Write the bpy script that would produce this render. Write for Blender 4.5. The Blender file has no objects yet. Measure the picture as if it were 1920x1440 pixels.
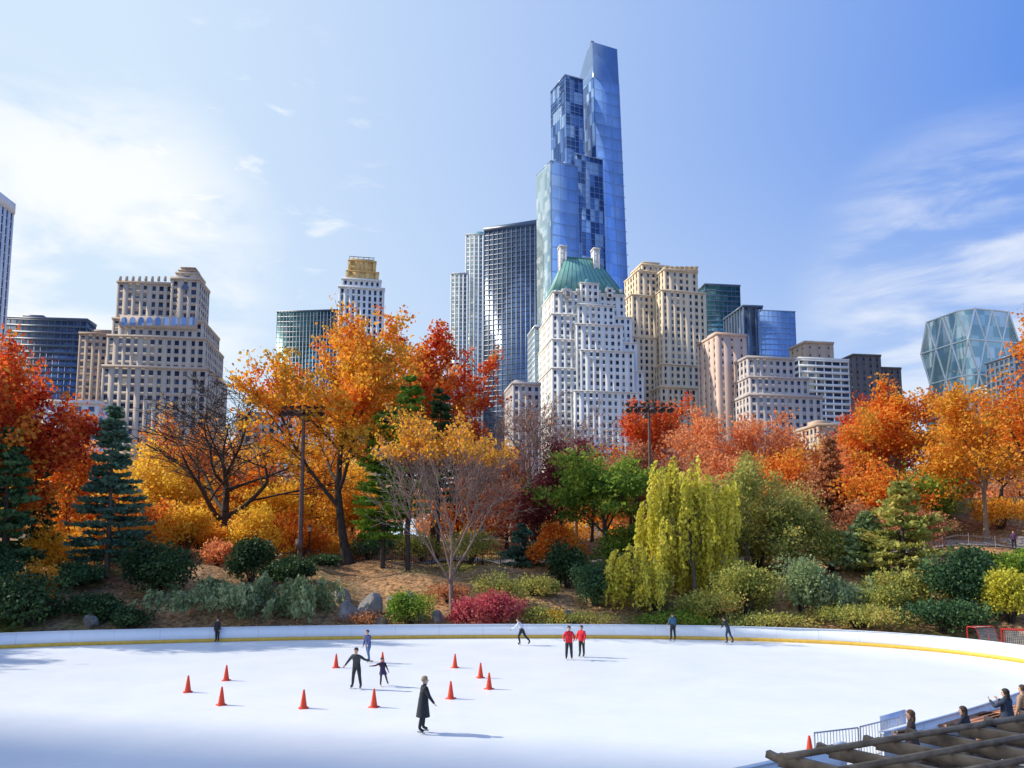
import bpy, math, random, bmesh
import numpy as np
from mathutils import Vector, Matrix
R=math.radians
F=1450.0; PIT=R(6); PPV=871.0; EYE=6.35
cP,sP=math.cos(PIT),math.sin(PIT)
def ray(u,v):
    a=(u-960)/F; b=(PPV-v)/F
    return (a, cP-b*sP, sP+b*cP)
def at(u,v,Y):
    r=ray(u,v); s=Y/r[1]; return Vector((r[0]*s,Y,EYE+r[2]*s))
def ground(u,v,z=0.0):
    r=ray(u,v); s=(z-EYE)/r[2]; return Vector((r[0]*s,r[1]*s,z))
def sm(a,b,x):
    t=max(0,min(1,(x-a)/(b-a))); return t*t*(3-2*t)
def terr(x,y):
    xc=max(-34,min(34,x)); e=y-(54.9-0.006*xc*xc)
    t=max(0,min(1,(e-1)/22)); h=4.6*(1-(1-t)**1.8)+2.4*sm(22,45,e)
    h+=5.0*sm(20,58,x)*sm(8,48,e)
    if e>1.5: h+=0.22*min(1,(e-1.5)/6)*(math.sin(x*.7+y*.3)+math.sin(x*.31-y*.53+1.7)+.6*math.sin(x*1.3+y*1.1))
    return h*(1-.75*sm(130,220,y))-0.03
scene=bpy.context.scene; COL=scene.collection
def link(o,parent=None):
    COL.objects.link(o)
    if parent: o.parent=parent
    return o
# ---------------------------------------------------------------- materials
def nt(name):
    m=bpy.data.materials.new(name); m.use_nodes=True; n=m.node_tree; n.nodes.clear()
    out=n.nodes.new('ShaderNodeOutputMaterial'); return m,n,out
def c4(c): return (c[0],c[1],c[2],1)
def pmat(name,col,rough=.75,metal=0,var=.15,scale=3,bump=0,col2=None,stretch=(1,1,1),detail=5,spec=.5):
    m,n,out=nt(name); N=n.nodes; L=n.links
    b=N.new('ShaderNodeBsdfPrincipled'); L.new(b.outputs[0],out.inputs[0])
    tc=N.new('ShaderNodeTexCoord'); mp=N.new('ShaderNodeMapping'); mp.inputs['Scale'].default_value=stretch
    no=N.new('ShaderNodeTexNoise'); no.inputs['Scale'].default_value=scale; no.inputs['Detail'].default_value=detail
    L.new(tc.outputs['Object'],mp.inputs[0]); L.new(mp.outputs[0],no.inputs['Vector'])
    cr=N.new('ShaderNodeValToRGB'); e=cr.color_ramp.elements
    e[0].position=.3; e[1].position=.7
    if col2 is None:
        e[0].color=c4([x*(1-var) for x in col]); e[1].color=c4([min(1,x*(1+var)) for x in col])
    else: e[0].color=c4(col); e[1].color=c4(col2)
    L.new(no.outputs[0],cr.inputs[0]); L.new(cr.outputs[0],b.inputs['Base Color'])
    b.inputs['Roughness'].default_value=rough; b.inputs['Metallic'].default_value=metal
    b.inputs['Specular IOR Level'].default_value=spec
    if bump:
        bp=N.new('ShaderNodeBump'); bp.inputs['Strength'].default_value=bump; L.new(no.outputs[0],bp.inputs['Height']); L.new(bp.outputs[0],b.inputs['Normal'])
    return m
def winmat(name,cols,cell=(3.2,3.2,3.5),rough=.1,metal=.5,pos=(0,.45,.8)):
    m,n,out=nt(name); N=n.nodes; L=n.links
    b=N.new('ShaderNodeBsdfPrincipled'); L.new(b.outputs[0],out.inputs[0])
    tc=N.new('ShaderNodeTexCoord'); dv=N.new('ShaderNodeVectorMath'); dv.operation='DIVIDE'; dv.inputs[1].default_value=cell
    fl=N.new('ShaderNodeVectorMath'); fl.operation='FLOOR'; wn=N.new('ShaderNodeTexWhiteNoise')
    cr=N.new('ShaderNodeValToRGB'); cr.color_ramp.interpolation='CONSTANT'
    e=cr.color_ramp.elements; e[0].position=pos[0]; e[0].color=c4(cols[0]); e[1].position=pos[1]; e[1].color=c4(cols[1])
    x=e.new(pos[2]); x.color=c4(cols[2])
    L.new(tc.outputs['Object'],dv.inputs[0]); L.new(dv.outputs[0],fl.inputs[0]); L.new(fl.outputs[0],wn.inputs['Vector'])
    L.new(wn.outputs['Value'],cr.inputs[0])
    no=N.new('ShaderNodeTexNoise'); no.inputs['Scale'].default_value=.05; no.inputs['Detail'].default_value=3
    L.new(tc.outputs['Object'],no.inputs['Vector'])
    mx=N.new('ShaderNodeMixRGB'); mx.blend_type='MULTIPLY'; mx.inputs[0].default_value=.5
    r2=N.new('ShaderNodeValToRGB'); r2.color_ramp.elements[0].position=.35; r2.color_ramp.elements[1].position=.65
    r2.color_ramp.elements[0].color=(.65,.65,.65,1); L.new(no.outputs[0],r2.inputs[0])
    L.new(cr.outputs[0],mx.inputs[1]); L.new(r2.outputs[0],mx.inputs[2]); L.new(mx.outputs[0],b.inputs['Base Color'])
    b.inputs['Roughness'].default_value=rough; b.inputs['Metallic'].default_value=metal
    return m
def leafmat(name,cols,transl=.5,scale=.35,isl=.5):
    m,n,out=nt(name); N=n.nodes; L=n.links
    tc=N.new('ShaderNodeTexCoord'); no=N.new('ShaderNodeTexNoise'); no.inputs['Scale'].default_value=scale; no.inputs['Detail'].default_value=3
    L.new(tc.outputs['Object'],no.inputs['Vector'])
    st=N.new('ShaderNodeMapRange'); st.inputs[1].default_value=.3; st.inputs[2].default_value=.7; L.new(no.outputs[0],st.inputs[0])
    ge=N.new('ShaderNodeNewGeometry')
    mx=N.new('ShaderNodeMix'); mx.data_type='FLOAT'; mx.inputs[0].default_value=isl
    L.new(st.outputs[0],mx.inputs[2]); L.new(ge.outputs['Random Per Island'],mx.inputs[3])
    cr=N.new('ShaderNodeValToRGB'); e=cr.color_ramp.elements
    k=len(cols); e[0].position=.12; e[0].color=c4(cols[0]); e[1].position=.88; e[1].color=c4(cols[-1])
    for i in range(1,k-1):
        x=e.new(.12+.76*i/(k-1)); x.color=c4(cols[i])
    L.new(mx.outputs[0],cr.inputs[0])
    d=N.new('ShaderNodeBsdfPrincipled'); d.inputs['Roughness'].default_value=.6; d.inputs['Specular IOR Level'].default_value=.25
    t=N.new('ShaderNodeBsdfTranslucent'); ms=N.new('ShaderNodeMixShader'); ms.inputs[0].default_value=transl
    L.new(cr.outputs[0],d.inputs['Base Color']); L.new(cr.outputs[0],t.inputs[0])
    L.new(d.outputs[0],ms.inputs[1]); L.new(t.outputs[0],ms.inputs[2]); L.new(ms.outputs[0],out.inputs[0])
    return m
# ---------------------------------------------------------------- mesh building
def mesh_np(name,parts,mats,loc=(0,0,0),parent=None,smooth=False,rotz=0):
    me=bpy.data.meshes.new(name); vs=[];li=[];lt=[];mi=[];off=0
    for v,f,m in parts:
        v=np.asarray(v,float).reshape(-1,3); f=np.asarray(f,int)
        if len(f)==0: continue
        vs.append(v); li.append((f+off).ravel()); lt.append(np.full(len(f),f.shape[1])); mi.append(np.full(len(f),m)); off+=len(v)
    vs=np.concatenate(vs); li=np.concatenate(li); lt=np.concatenate(lt); mi=np.concatenate(mi)
    me.vertices.add(len(vs)); me.vertices.foreach_set('co',vs.ravel().astype(np.float32))
    me.loops.add(len(li)); me.loops.foreach_set('vertex_index',li.astype(np.int32))
    me.polygons.add(len(lt)); ls=np.concatenate([[0],np.cumsum(lt)[:-1]])
    me.polygons.foreach_set('loop_start',ls.astype(np.int32)); me.polygons.foreach_set('loop_total',lt.astype(np.int32))
    for m in mats: me.materials.append(m)
    me.polygons.foreach_set('material_index',mi.astype(np.int32))
    if smooth: me.polygons.foreach_set('use_smooth',np.ones(len(lt),bool))
    me.update(calc_edges=True); me.validate()
    o=bpy.data.objects.new(name,me); o.location=loc; o.rotation_euler=(0,0,rotz); link(o,parent); return o
BF=np.array([[0,3,2,1],[4,5,6,7],[0,1,5,4],[1,2,6,5],[2,3,7,6],[3,0,4,7]])
def boxes(bl):
    a=np.array(bl,float); x0,x1,y0,y1,z0,z1=a.T
    v=np.stack([np.stack(c,-1) for c in [(x0,y0,z0),(x1,y0,z0),(x1,y1,z0),(x0,y1,z0),(x0,y0,z1),(x1,y0,z1),(x1,y1,z1),(x0,y1,z1)]],1)
    f=(BF[None]+8*np.arange(len(a))[:,None,None]).reshape(-1,4); return v.reshape(-1,3),f
def tubes(S,n=5):
    S=np.asarray(S,float)
    if len(S)==0: return np.zeros((0,3)),np.zeros((0,4),int)
    p0=S[:,0:3];p1=S[:,3:6];r0=S[:,6];r1=S[:,7]
    d=p1-p0; d/=np.linalg.norm(d,axis=1,keepdims=True)+1e-9
    a=np.where(np.abs(d[:,2:3])>.9,np.array([[1.,0,0]]),np.array([[0,0,1.]]))
    u=np.cross(d,a); u/=np.linalg.norm(u,axis=1,keepdims=True)+1e-9; w=np.cross(d,u)
    th=np.arange(n)*2*math.pi/n; c=np.cos(th)[None,:,None]; s=np.sin(th)[None,:,None]
    rg=u[:,None]*c+w[:,None]*s
    v=np.stack([p0[:,None]+rg*r0[:,None,None],p1[:,None]+rg*r1[:,None,None]],1).reshape(-1,3)
    i=np.arange(n); j=(i+1)%n
    f=np.stack([i,j,n+j,n+i],1)[None]+2*n*np.arange(len(S))[:,None,None]
    return v,f.reshape(-1,4)
def leaves(C,size,rs,aspect=1.4,orient=None,tw=.6):
    C=np.asarray(C,float); N=len(C)
    t=rs.normal(size=(N,3))
    if orient is not None: t=np.asarray(orient)+t*tw
    t/=np.linalg.norm(t,axis=1,keepdims=True)+1e-9
    q=rs.normal(size=(N,3)); b=np.cross(t,q); b/=np.linalg.norm(b,axis=1,keepdims=True)+1e-9
    s=size*rs.uniform(.6,1.3,size=(N,1))*.5
    v=np.stack([C-t*s*aspect,C+b*s,C+t*s*aspect,C-b*s],1).reshape(-1,3)
    return v,np.arange(4*N).reshape(-1,4)
# ---------------------------------------------------------------- trees
def grow(rg,p,d,L,r,lvl,S,segs):
    n=S['n'][lvl]; P=[p]; D=[d]; Rr=[r]
    for i in range(n):
        w=S['w']
        d=(d+Vector((rg.gauss(0,w),rg.gauss(0,w),rg.gauss(0,w)+S['up'][lvl]))).normalized()
        q=p+d*(L/n); r1=r*(1-(i+1)/n*(1-S['tap']))
        segs.append((*p,*q,Rr[-1],r1,lvl)); p=q; P.append(p); D.append(d); Rr.append(r1)
    if lvl<S['max']:
        k=S['k'][lvl]; az=rg.uniform(0,6.28)
        for c in range(k):
            t=S['t0'][lvl]+(1-S['t0'][lvl])*(c+rg.uniform(.2,.8))/k
            if c==k-1: t=1
            f=t*n; i=min(n-1,int(f)); q=P[i].lerp(P[i+1],f-i); dd=D[i+1]
            az+=2.4+rg.uniform(-.4,.4); a=R(S['ang'][lvl]*rg.uniform(.6,1.3)*(.5 if c==k-1 else 1))
            u=dd.cross(Vector((0,0,1)) if abs(dd.z)<.9 else Vector((1,0,0))).normalized(); w=dd.cross(u)
            nd=dd*math.cos(a)+(u*math.cos(az)+w*math.sin(az))*math.sin(a)
            grow(rg,q,nd,L*S['lr'][lvl]*(1.15-.45*t)*rg.uniform(.8,1.15),(Rr[i]*(1-f+i)+Rr[i+1]*(f-i))*.62,lvl+1,S,segs)
def SP(**k):
    s=dict(max=3,k=[8,6,5,4],ang=[48,45,42,40],lr=[.78,.6,.55,.5],n=[6,5,4,3,2],w=.11,up=[.02,.05,.05,.03,0],t0=[.4,.25,.2,.2],tap=.35,pc=97); s.update(k); return s
def norm(segs,Ht,W,off,minr=.018,r0=.3,pc=97):
    S=np.array(segs); zs=Ht/max(np.percentile(S[:,5],99.7),.1)
    P=S[:,3:6]; cx,cy=np.median(P[:,0]),np.median(P[:,1])
    hx=np.percentile(np.abs(P[:,0]-cx),pc); hy=np.percentile(np.abs(P[:,1]-cy),pc)
    for a in (0,3):
        z=S[:,a+2]*zs; t=np.clip(z/Ht,0,1)
        S[:,a]=(S[:,a]-cx*t)*(W/2/hx)+off*t; S[:,a+1]=(S[:,a+1]-cy*t)*(W/2/hy); S[:,a+2]=z
    k=r0/S[0,6]; S[:,6:8]=np.maximum(S[:,6:8]*k,minr); S[0,6]*=1.5
    return S
def wood(S,n0=8):
    big=S[:,8]<=1; a=tubes(S[big],n0); b=tubes(S[~big],3); return [(a[0],a[1],0),(b[0],b[1],0)]
def place(u,D,vtop,uL,uR,vb=1000):
    b=at(u,vb,D); z=terr(b.x,D); top=at(u,vtop,D).z
    return Vector((b.x,D,z)),top-z,(uR-uL)/F*D,((uL+uR)/2-u)/F*D
def tree(name,u,D,uL,uR,vtop,mats,nleaf=8000,size=.24,seed=1,r0=.28,S=None,sig=.45,leafz=(0,1),pt=None,minlvl=2,minr=.018,aspect=1.3):
    rg=random.Random(seed); rs=np.random.RandomState(seed); S=S or SP()
    if pt is None: loc,Ht,W,off=place(u,D,vtop,uL,uR)
    else: loc,Ht,W,off=pt
    segs=[]; grow(rg,Vector((0,0,-.1)),Vector((0,0,1)),6,.3,0,S,segs)
    A=norm(segs,Ht*.97,W*.94,off,minr,r0,S['pc']); parts=wood(A)
    if nleaf:
        T=A[A[:,8]>=minlvl]
        zf=T[:,5]/Ht; T=T[(zf>=leafz[0])&(zf<=leafz[1]+.1)]
        wt=rs.uniform(.2,1,len(T))**1.5; wt/=wt.sum()
        i=rs.choice(len(T),nleaf,p=wt); t=rs.uniform(0,1,(nleaf,1))
        C=T[i,0:3]*(1-t)+T[i,3:6]*t+rs.normal(size=(nleaf,3))*sig*np.array([1,1,.7])
        v,f=leaves(C,size,rs,aspect); parts.append((v,f,1))
    return mesh_np(name,parts,mats,loc)
def conifer(name,u,D,uL,uR,vtop,mats,seed=1,clear=.08,wh=22,nper=26,size=.3,droop=.12,r0=.22,prof=.85,pt=None):
    rg=random.Random(seed); rs=np.random.RandomState(seed)
    if pt is None: loc,Ht,W,off=place(u,D,vtop,uL,uR)
    else: loc,Ht,W,off=pt
    Rm=W/2; segs=[];C=[];O=[]
    n=8
    for i in range(n):
        a,b=i/n,(i+1)/n
        segs.append((off*a,0,Ht*a,off*b,0,Ht*b,r0*(1-a)+.03,r0*(1-b)+.03,0))
    for w in range(wh):
        t=clear+(1-clear)*((w+rg.uniform(-.3,.3))/wh); t=max(clear,min(.985,t))
        Lw=Rm*min(1,(1-t)**prof*1.05+.03)*(.75 if t<clear+.08 else 1)
        for b in range(rg.randint(5,7)):
            az=rg.uniform(0,6.283); L=Lw*rg.uniform(.65,1.12); z=Ht*t+rg.uniform(-.15,.15)
            o=Vector((math.cos(az),math.sin(az),0)); p=Vector((off*t,0,z)); k=5; sx=Vector((-o.y,o.x,0))
            for i in range(k):
                s=(i+1)/k; q=Vector((off*t,0,z))+o*L*s+Vector((0,0,L*(.25*(t-.3)*s-droop*s*(1-.9*s)*2)))
                segs.append((*p,*q,max(.05*(1-s)*1.2,.02),max(.04*(1-s),.015),2))
                if i>0:
                    for sd in (-1,1):
                        l2=L*.38*(1.15-s)+.15; e=q+(o*.6+sx*sd*rg.uniform(.6,1))*l2+Vector((0,0,.05*l2)); segs.append((*q,*e,.015,.012,3))
                        m=int(nper*(l2/.8+.3)); 
                        for j in range(max(3,m//3)):
                            x=rg.random(); c=q.lerp(e,x); C.append(c); O.append(o*.8+sx*sd*.6+Vector((0,0,.35)))
                    for j in range(max(2,nper//7)): C.append(p.lerp(q,rg.random())); O.append(o+Vector((0,0,.4)))
                p=q
    C=np.array(C); C+=rs.normal(size=C.shape)*np.array([.13,.13,.07])
    v,f=leaves(C,size,rs,1.6,np.array(O),.55)
    A=np.array(segs); return mesh_np(name,wood(A)+[(v,f,1)],mats,loc)
def willow(name,u,D,uL,uR,vtop,mats,seed=1,ns=260,size=.2,r0=.2,low=.05,pt=None,lpm=9,S=None,zmin=0):
    rg=random.Random(seed); rs=np.random.RandomState(seed)
    if pt is None: loc,Ht,W,off=place(u,D,vtop,uL,uR)
    else: loc,Ht,W,off=pt
    segs=[]; grow(rg,Vector((0,0,-.1)),Vector((0,0,1)),6,.3,0,S or SP(max=2,ang=[42,50,40],up=[.02,.02,-.02,0],t0=[.3,.3,.2]),segs)
    A=norm(segs,Ht*.97,W*.88,off,.02,r0); T=A[A[:,8]>=1]; T=T[T[:,5]>Ht*.3]; ss=[];C=[];O=[]
    for i in range(ns):
        s=T[rg.randrange(len(T))]; p=Vector(s[3:6]); L=max(.5,(p.z-Ht*low)*rg.uniform(.3,1.0)); L=min(L,Ht*.62)
        d=Vector((p.x-off,p.y,0)).normalized()*.5+Vector((rg.gauss(0,.2),rg.gauss(0,.2),.15)); st=.35; l=0
        while l<L:
            d=(d*.72+Vector((rg.gauss(0,.05),rg.gauss(0,.05),-.45))); q=p+d.normalized()*st
            ss.append((*p,*q,.012,.01,3)); 
            for j in range(int(lpm*st)+1): C.append(p.lerp(q,rg.random())); O.append(d.normalized())
            p=q; l+=st
            if p.z<zmin+.15: break
    C=np.array(C)+rs.normal(size=(len(C),3))*.09
    v,f=leaves(C,size,rs,1.8,np.array(O),.5)
    return mesh_np(name,wood(np.vstack([A,np.array(ss)]))+[(v,f,1)],mats,loc)
def lumps(rs,cx,cy,cz,rx,ry,rz,nl,n,sz):
    a=rs.uniform(0,6.283,nl); z=rs.uniform(-.3,.9,nl); rr=np.sqrt(np.maximum(0,1-z*z))*rs.uniform(.3,.8,nl)
    L=np.stack([cx+rx*rr*np.cos(a),cy+ry*rr*np.sin(a),cz+rz*z*.7],1); lr=rs.uniform(.28,.5,nl)[:,None]*np.array([[rx,ry,rz]])
    i=rs.randint(0,nl,n); d=rs.normal(size=(n,3)); d/=np.linalg.norm(d,axis=1,keepdims=True)
    C=L[i]+d*lr[i]*rs.uniform(.6,1.25,(n,1))
    return C,d
def shrub(name,u,D,uL,uR,vtop,mats,n=3500,size=.16,seed=1,nl=14,aspect=1.4,ry=None,orient=.9):
    rs=np.random.RandomState(seed); rg=random.Random(seed)
    b=at(u,1100,D); z=terr(b.x,D)
    top=at(u,vtop,D).z-z; top=max(top,.7); W=(uR-uL)/F*D; off=((uL+uR)/2-u)/F*D; r=W/2; ry=ry or r*.8
    C,d=lumps(rs,off,0,top*.5,r,ry,top*.62,nl,n,size); C=C+rs.normal(size=C.shape)*.16; k=C[:,2]>.02; C=C[k];d=d[k]
    v,f=leaves(C,size,rs,aspect,d+np.array([0,0,.3]),orient); segs=[]
    for i in range(24):
        a=rg.uniform(0,6.28); rr=rg.uniform(.2,.8); q=(off+r*rr*math.cos(a),ry*rr*math.sin(a),top*rg.uniform(.5,.9))
        m=(off*.5+r*.35*rr*math.cos(a),ry*.35*rr*math.sin(a),top*.35)
        segs+= [(off*.3+.15*math.cos(a),.15*math.sin(a),-.1,*m,.04,.03,2),(*m,*q,.03,.012,2)]
    return mesh_np(name,wood(np.array(segs+[(0,0,-.1,0,0,.3,.05,.05,0)]))+[(v,f,1)],mats,(b.x,D,z))
bark_d=pmat('bark_dark',(.06,.045,.035),.9,var=.5,scale=6,stretch=(1,1,.2),bump=.4)
bark_g=pmat('bark_grey',(.17,.14,.115),.9,var=.4,scale=6,stretch=(1,1,.2),bump=.4)
bark_t=pmat('bark_tan',(.27,.19,.13),.9,var=.3,scale=5,stretch=(1,1,.25),bump=.3)
bark_m=pmat('bark_mauve',(.25,.17,.14),.9,var=.3,scale=5,stretch=(1,1,.25),bump=.3)
bark_r=pmat('twigs_mauve',(.30,.22,.19),.9,var=.3,scale=5)
L_orange=leafmat('leaves_orange',[(.45,.07,.015),(.80,.19,.02),(.92,.32,.04),(.85,.46,.06),(.45,.30,.04)])
L_gold=leafmat('leaves_gold',[(.45,.24,.03),(.80,.38,.03),(.93,.55,.06),(.88,.30,.03),(.55,.44,.07)])
L_oak=leafmat('leaves_oak',[(.26,.22,.035),(.68,.38,.04),(.90,.50,.05),(.90,.30,.03),(.74,.16,.03)],scale=.22,isl=.35)
L_red=leafmat('leaves_red',[(.28,.03,.015),(.66,.07,.03),(.82,.15,.03),(.86,.28,.05),(.32,.18,.03)])
L_salmon=leafmat('leaves_salmon',[(.48,.17,.08),(.80,.32,.13),(.92,.42,.16),(.85,.22,.07)])
L_yellow=leafmat('leaves_yellow',[(.65,.32,.03),(.93,.58,.05),(.97,.72,.09),(.95,.42,.04)])
L_rust=leafmat('leaves_rust',[(.26,.10,.05),(.52,.20,.09),(.68,.33,.16),(.40,.22,.10)])
L_green=leafmat('leaves_green',[(.05,.11,.02),(.15,.28,.035),(.32,.44,.06),(.50,.48,.07)])
L_pine=leafmat('needles_pine',[(.03,.07,.035),(.07,.15,.06),(.13,.24,.08)],.3)
L_blue=leafmat('needles_blue',[(.05,.10,.07),(.10,.20,.13),(.20,.31,.19)],.3)
L_brightpine=leafmat('needles_bright',[(.06,.16,.02),(.20,.38,.04),(.44,.55,.08)],.35)
L_willow=leafmat('leaves_willow',[(.48,.46,.05),(.75,.68,.08),(.88,.78,.14)],.45)
L_olive=leafmat('leaves_olive',[(.16,.20,.05),(.34,.38,.09),(.58,.52,.12),(.62,.40,.12)],.4)
L_sage=leafmat('leaves_sage',[(.16,.23,.10),(.34,.43,.19),(.52,.58,.30)],.4)
L_dark=leafmat('leaves_dark',[(.02,.05,.02),(.05,.10,.035),(.10,.17,.05)],.2)
L_crimson=leafmat('leaves_crimson',[(.30,.03,.05),(.58,.08,.12),(.72,.22,.22),(.60,.24,.10)])
L_brown=leafmat('leaves_purple',[(.14,.03,.035),(.28,.06,.06),(.42,.11,.08)])
# ---------------------------------------------------------------- ground
def make_ground():
    xs=18*np.sinh(np.linspace(-5.4,5.4,270)); ys=60+18*np.sinh(np.linspace(-3.2,5.7,260))
    V=np.array([(x,y,terr(x,y)) for y in ys for x in xs]); nx=len(xs)
    i=np.arange(nx-1)[None,:]+nx*np.arange(len(ys)-1)[:,None]; i=i.ravel()
    f=np.stack([i,i+1,i+1+nx,i+nx],1)
    m,n,out=nt('ground_leaf_litter'); N=n.nodes;L=n.links
    b=N.new('ShaderNodeBsdfPrincipled'); L.new(b.outputs[0],out.inputs[0]); b.inputs['Roughness'].default_value=.95; b.inputs['Specular IOR Level'].default_value=.1
    tc=N.new('ShaderNodeTexCoord'); n1=N.new('ShaderNodeTexNoise'); n1.inputs['Scale'].default_value=.11; n1.inputs['Detail'].default_value=4
    n2=N.new('ShaderNodeTexNoise'); n2.inputs['Scale'].default_value=3; n2.inputs['Detail'].default_value=8
    for q in (n1,n2): L.new(tc.outputs['Object'],q.inputs['Vector'])
    r1=N.new('ShaderNodeValToRGB'); e=r1.color_ramp.elements; e[0].position=.36; e[0].color=(.18,.19,.05,1); e[1].position=.5; e[1].color=(.38,.25,.14,1)
    x=e.new(.7); x.color=(.62,.35,.16,1)
    r2=N.new('ShaderNodeValToRGB'); e=r2.color_ramp.elements; e[0].position=.35; e[0].color=(.4,.4,.4,1); e[1].position=.68; e[1].color=(1.25,1.15,1.1,1)
    L.new(n1.outputs[0],r1.inputs[0]); L.new(n2.outputs[0],r2.inputs[0])
    mx=N.new('ShaderNodeMixRGB'); mx.blend_type='MULTIPLY'; mx.inputs[0].default_value=1
    L.new(r1.outputs[0],mx.inputs[1]); L.new(r2.outputs[0],mx.inputs[2]); L.new(mx.outputs[0],b.inputs['Base Color'])
    bp=N.new('ShaderNodeBump'); bp.inputs['Strength'].default_value=.5; bp.inputs['Distance'].default_value=.1; L.new(n2.outputs[0],bp.inputs['Height']); L.new(bp.outputs[0],b.inputs['Normal'])
    mesh_np('ground',[(V,f,0)],[m],smooth=True)
make_ground()
# rink outline (metres)
RO=[(-31,49.2),(-24,51.3),(-16,53.0),(-8,54.0),(0,54.4),(8,54.1),(15,53.0),(21.5,50.7),(26,46.8),(28,41.8),(27,36.9),(22.6,32.8),(16.5,27.6),(11.6,23.9),(8.6,21.7),(5.2,19.4),(0,17),(-8,15.4),(-20,15),(-32,17),(-42,24),(-46,34),(-42,43)]
def catmull(P,k=8):
    o=[];n=len(P)
    for i in range(n):
        p=[Vector(P[(i+j-1)%n]) for j in range(4)]
        for s in range(k):
            t=s/k; o.append(.5*((2*p[1])+(p[2]-p[0])*t+(2*p[0]-5*p[1]+4*p[2]-p[3])*t*t+(3*p[1]-p[0]-3*p[2]+p[3])*t**3))
    return o
OUT=catmull(RO,16); NO=len(OUT)
NRM=[]
for i in range(NO):
    t=(OUT[(i+1)%NO]-OUT[i-1]).normalized(); NRM.append(Vector((-t.y,t.x)))
ice_m,n_,out_=nt('ice'); N=n_.nodes;L=n_.links
b=N.new('ShaderNodeBsdfPrincipled'); L.new(b.outputs[0],out_.inputs[0]); tc=N.new('ShaderNodeTexCoord')
no=N.new('ShaderNodeTexNoise'); no.inputs['Scale'].default_value=.35; no.inputs['Detail'].default_value=6
mp=N.new('ShaderNodeMapping'); mp.inputs['Scale'].default_value=(.25,2.2,1); mp.inputs['Rotation'].default_value=(0,0,.3)
n3=N.new('ShaderNodeTexNoise'); n3.inputs['Scale'].default_value=5; n3.inputs['Detail'].default_value=9
L.new(tc.outputs['Object'],no.inputs['Vector']); L.new(tc.outputs['Object'],mp.inputs[0]); L.new(mp.outputs[0],n3.inputs['Vector'])
cr=N.new('ShaderNodeValToRGB'); e=cr.color_ramp.elements; e[0].position=.3;e[0].color=(.72,.76,.80,1); e[1].position=.7; e[1].color=(.86,.865,.87,1)
ad=N.new('ShaderNodeMath'); ad.operation='MULTIPLY_ADD'; ad.inputs[1].default_value=.5; L.new(n3.outputs[0],ad.inputs[0])
h2=N.new('ShaderNodeMath'); h2.operation='MULTIPLY'; h2.inputs[1].default_value=.5; L.new(no.outputs[0],h2.inputs[0]); L.new(h2.outputs[0],ad.inputs[2])
L.new(ad.outputs[0],cr.inputs[0]); L.new(cr.outputs[0],b.inputs['Base Color'])
b.inputs['Roughness'].default_value=.38; b.inputs['Specular IOR Level'].default_value=.3
bp=N.new('ShaderNodeBump'); bp.inputs['Strength'].default_value=.12; bp.inputs['Distance'].default_value=.02; L.new(n3.outputs[0],bp.inputs['Height']); L.new(bp.outputs[0],b.inputs['Normal'])
mesh_np('ice_rink',[([(p.x,p.y,0) for p in OUT],[list(range(NO))],0)],[ice_m])
board_m=pmat('board_white',(.82,.84,.86),.4,var=.03,scale=1.5); kick_m=pmat('kick_yellow',(.80,.48,.06),.5,var=.12); rail_m=pmat('rail_cap',(.70,.76,.84),.4,var=.05); seam_m=pmat('board_seam',(.55,.58,.62),.6)
GATE=set(i for i,p in enumerate(OUT) if p.y<30 and 9.1<p.x<10.9)
def strip(o0,o1,z0,z1,mi):
    v=[];f=[]
    for i in range(NO):
        q=OUT[i];n=NRM[i]
        for o,z in ((o0,z0),(o1,z0),(o1,z1),(o0,z1)): w=q+n*o; v.append((w.x,w.y,z))
    for i in range(NO):
        j=(i+1)%NO
        if i in GATE and j in GATE: continue
        for a in range(4): b_=(a+1)%4; f.append([4*i+a,4*j+a,4*j+b_,4*i+b_])
        if (i-1)%NO in GATE and i in GATE or j in GATE and i not in GATE: f.append([4*i,4*i+1,4*i+2,4*i+3]); f.append([4*j,4*j+1,4*j+2,4*j+3])
    return (v,f,mi)
BH=.92
parts=[strip(0,.10,.0,BH,0),strip(-.02,-.002,.0,.22,1),strip(-.03,.13,BH+.003,BH+.04,2)]
vv=[];ff=[]
for i in range(0,NO,6):
    if i in GATE: continue
    p=OUT[i];n=NRM[i];t=Vector((n.y,-n.x))
    for o0,o1 in ((-.005,-.001),(.101,.105)):
        k=len(vv)
        for z in (.23,BH-.01):
            for s,o in ((-.008,o0),(.008,o0),(.008,o1),(-.008,o1)): w=p+n*o+t*s; vv.append((w.x,w.y,z))
        ff+=(BF+k).tolist()
parts.append((vv,ff,3)); mesh_np('rink_boards',parts,[board_m,kick_m,rail_m,seam_m])
pave=pmat('paving',(.22,.215,.21),.85,var=.25,scale=1.2)
vv=[];ff=[]
for i in range(NO):
    j=(i+1)%NO
    if max(OUT[i].y,OUT[j].y)>46: continue
    a,b_=OUT[i]+NRM[i]*.02,OUT[j]+NRM[j]*.02; c,d=OUT[j]+NRM[j]*14,OUT[i]+NRM[i]*14
    k=len(vv); vv+=[(a.x,a.y,.004),(b_.x,b_.y,.004),(c.x,c.y,.004),(d.x,d.y,.004)]; ff.append([k,k+1,k+2,k+3])
mesh_np('pavement',[(vv,ff,0)],[pave])
path_m=pmat('path_asphalt',(.28,.25,.23),.9,var=.2,scale=1)
vv=[];ff=[]; xs=np.arange(-60,61,1.0); 
def pathy(x): return 80+1.5*math.sin(x*.06)+(0 if x<10 else -(x-10)*.18)
for i,x in enumerate(xs):
    for o in (-1.6,-.8,0,.8,1.6): y=pathy(x)+o; vv.append((x,y,terr(x,y)+.10))
    if i:
        for j in range(4): k=(i-1)*5+j; ff.append([k,k+1,k+6,k+5])
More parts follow.
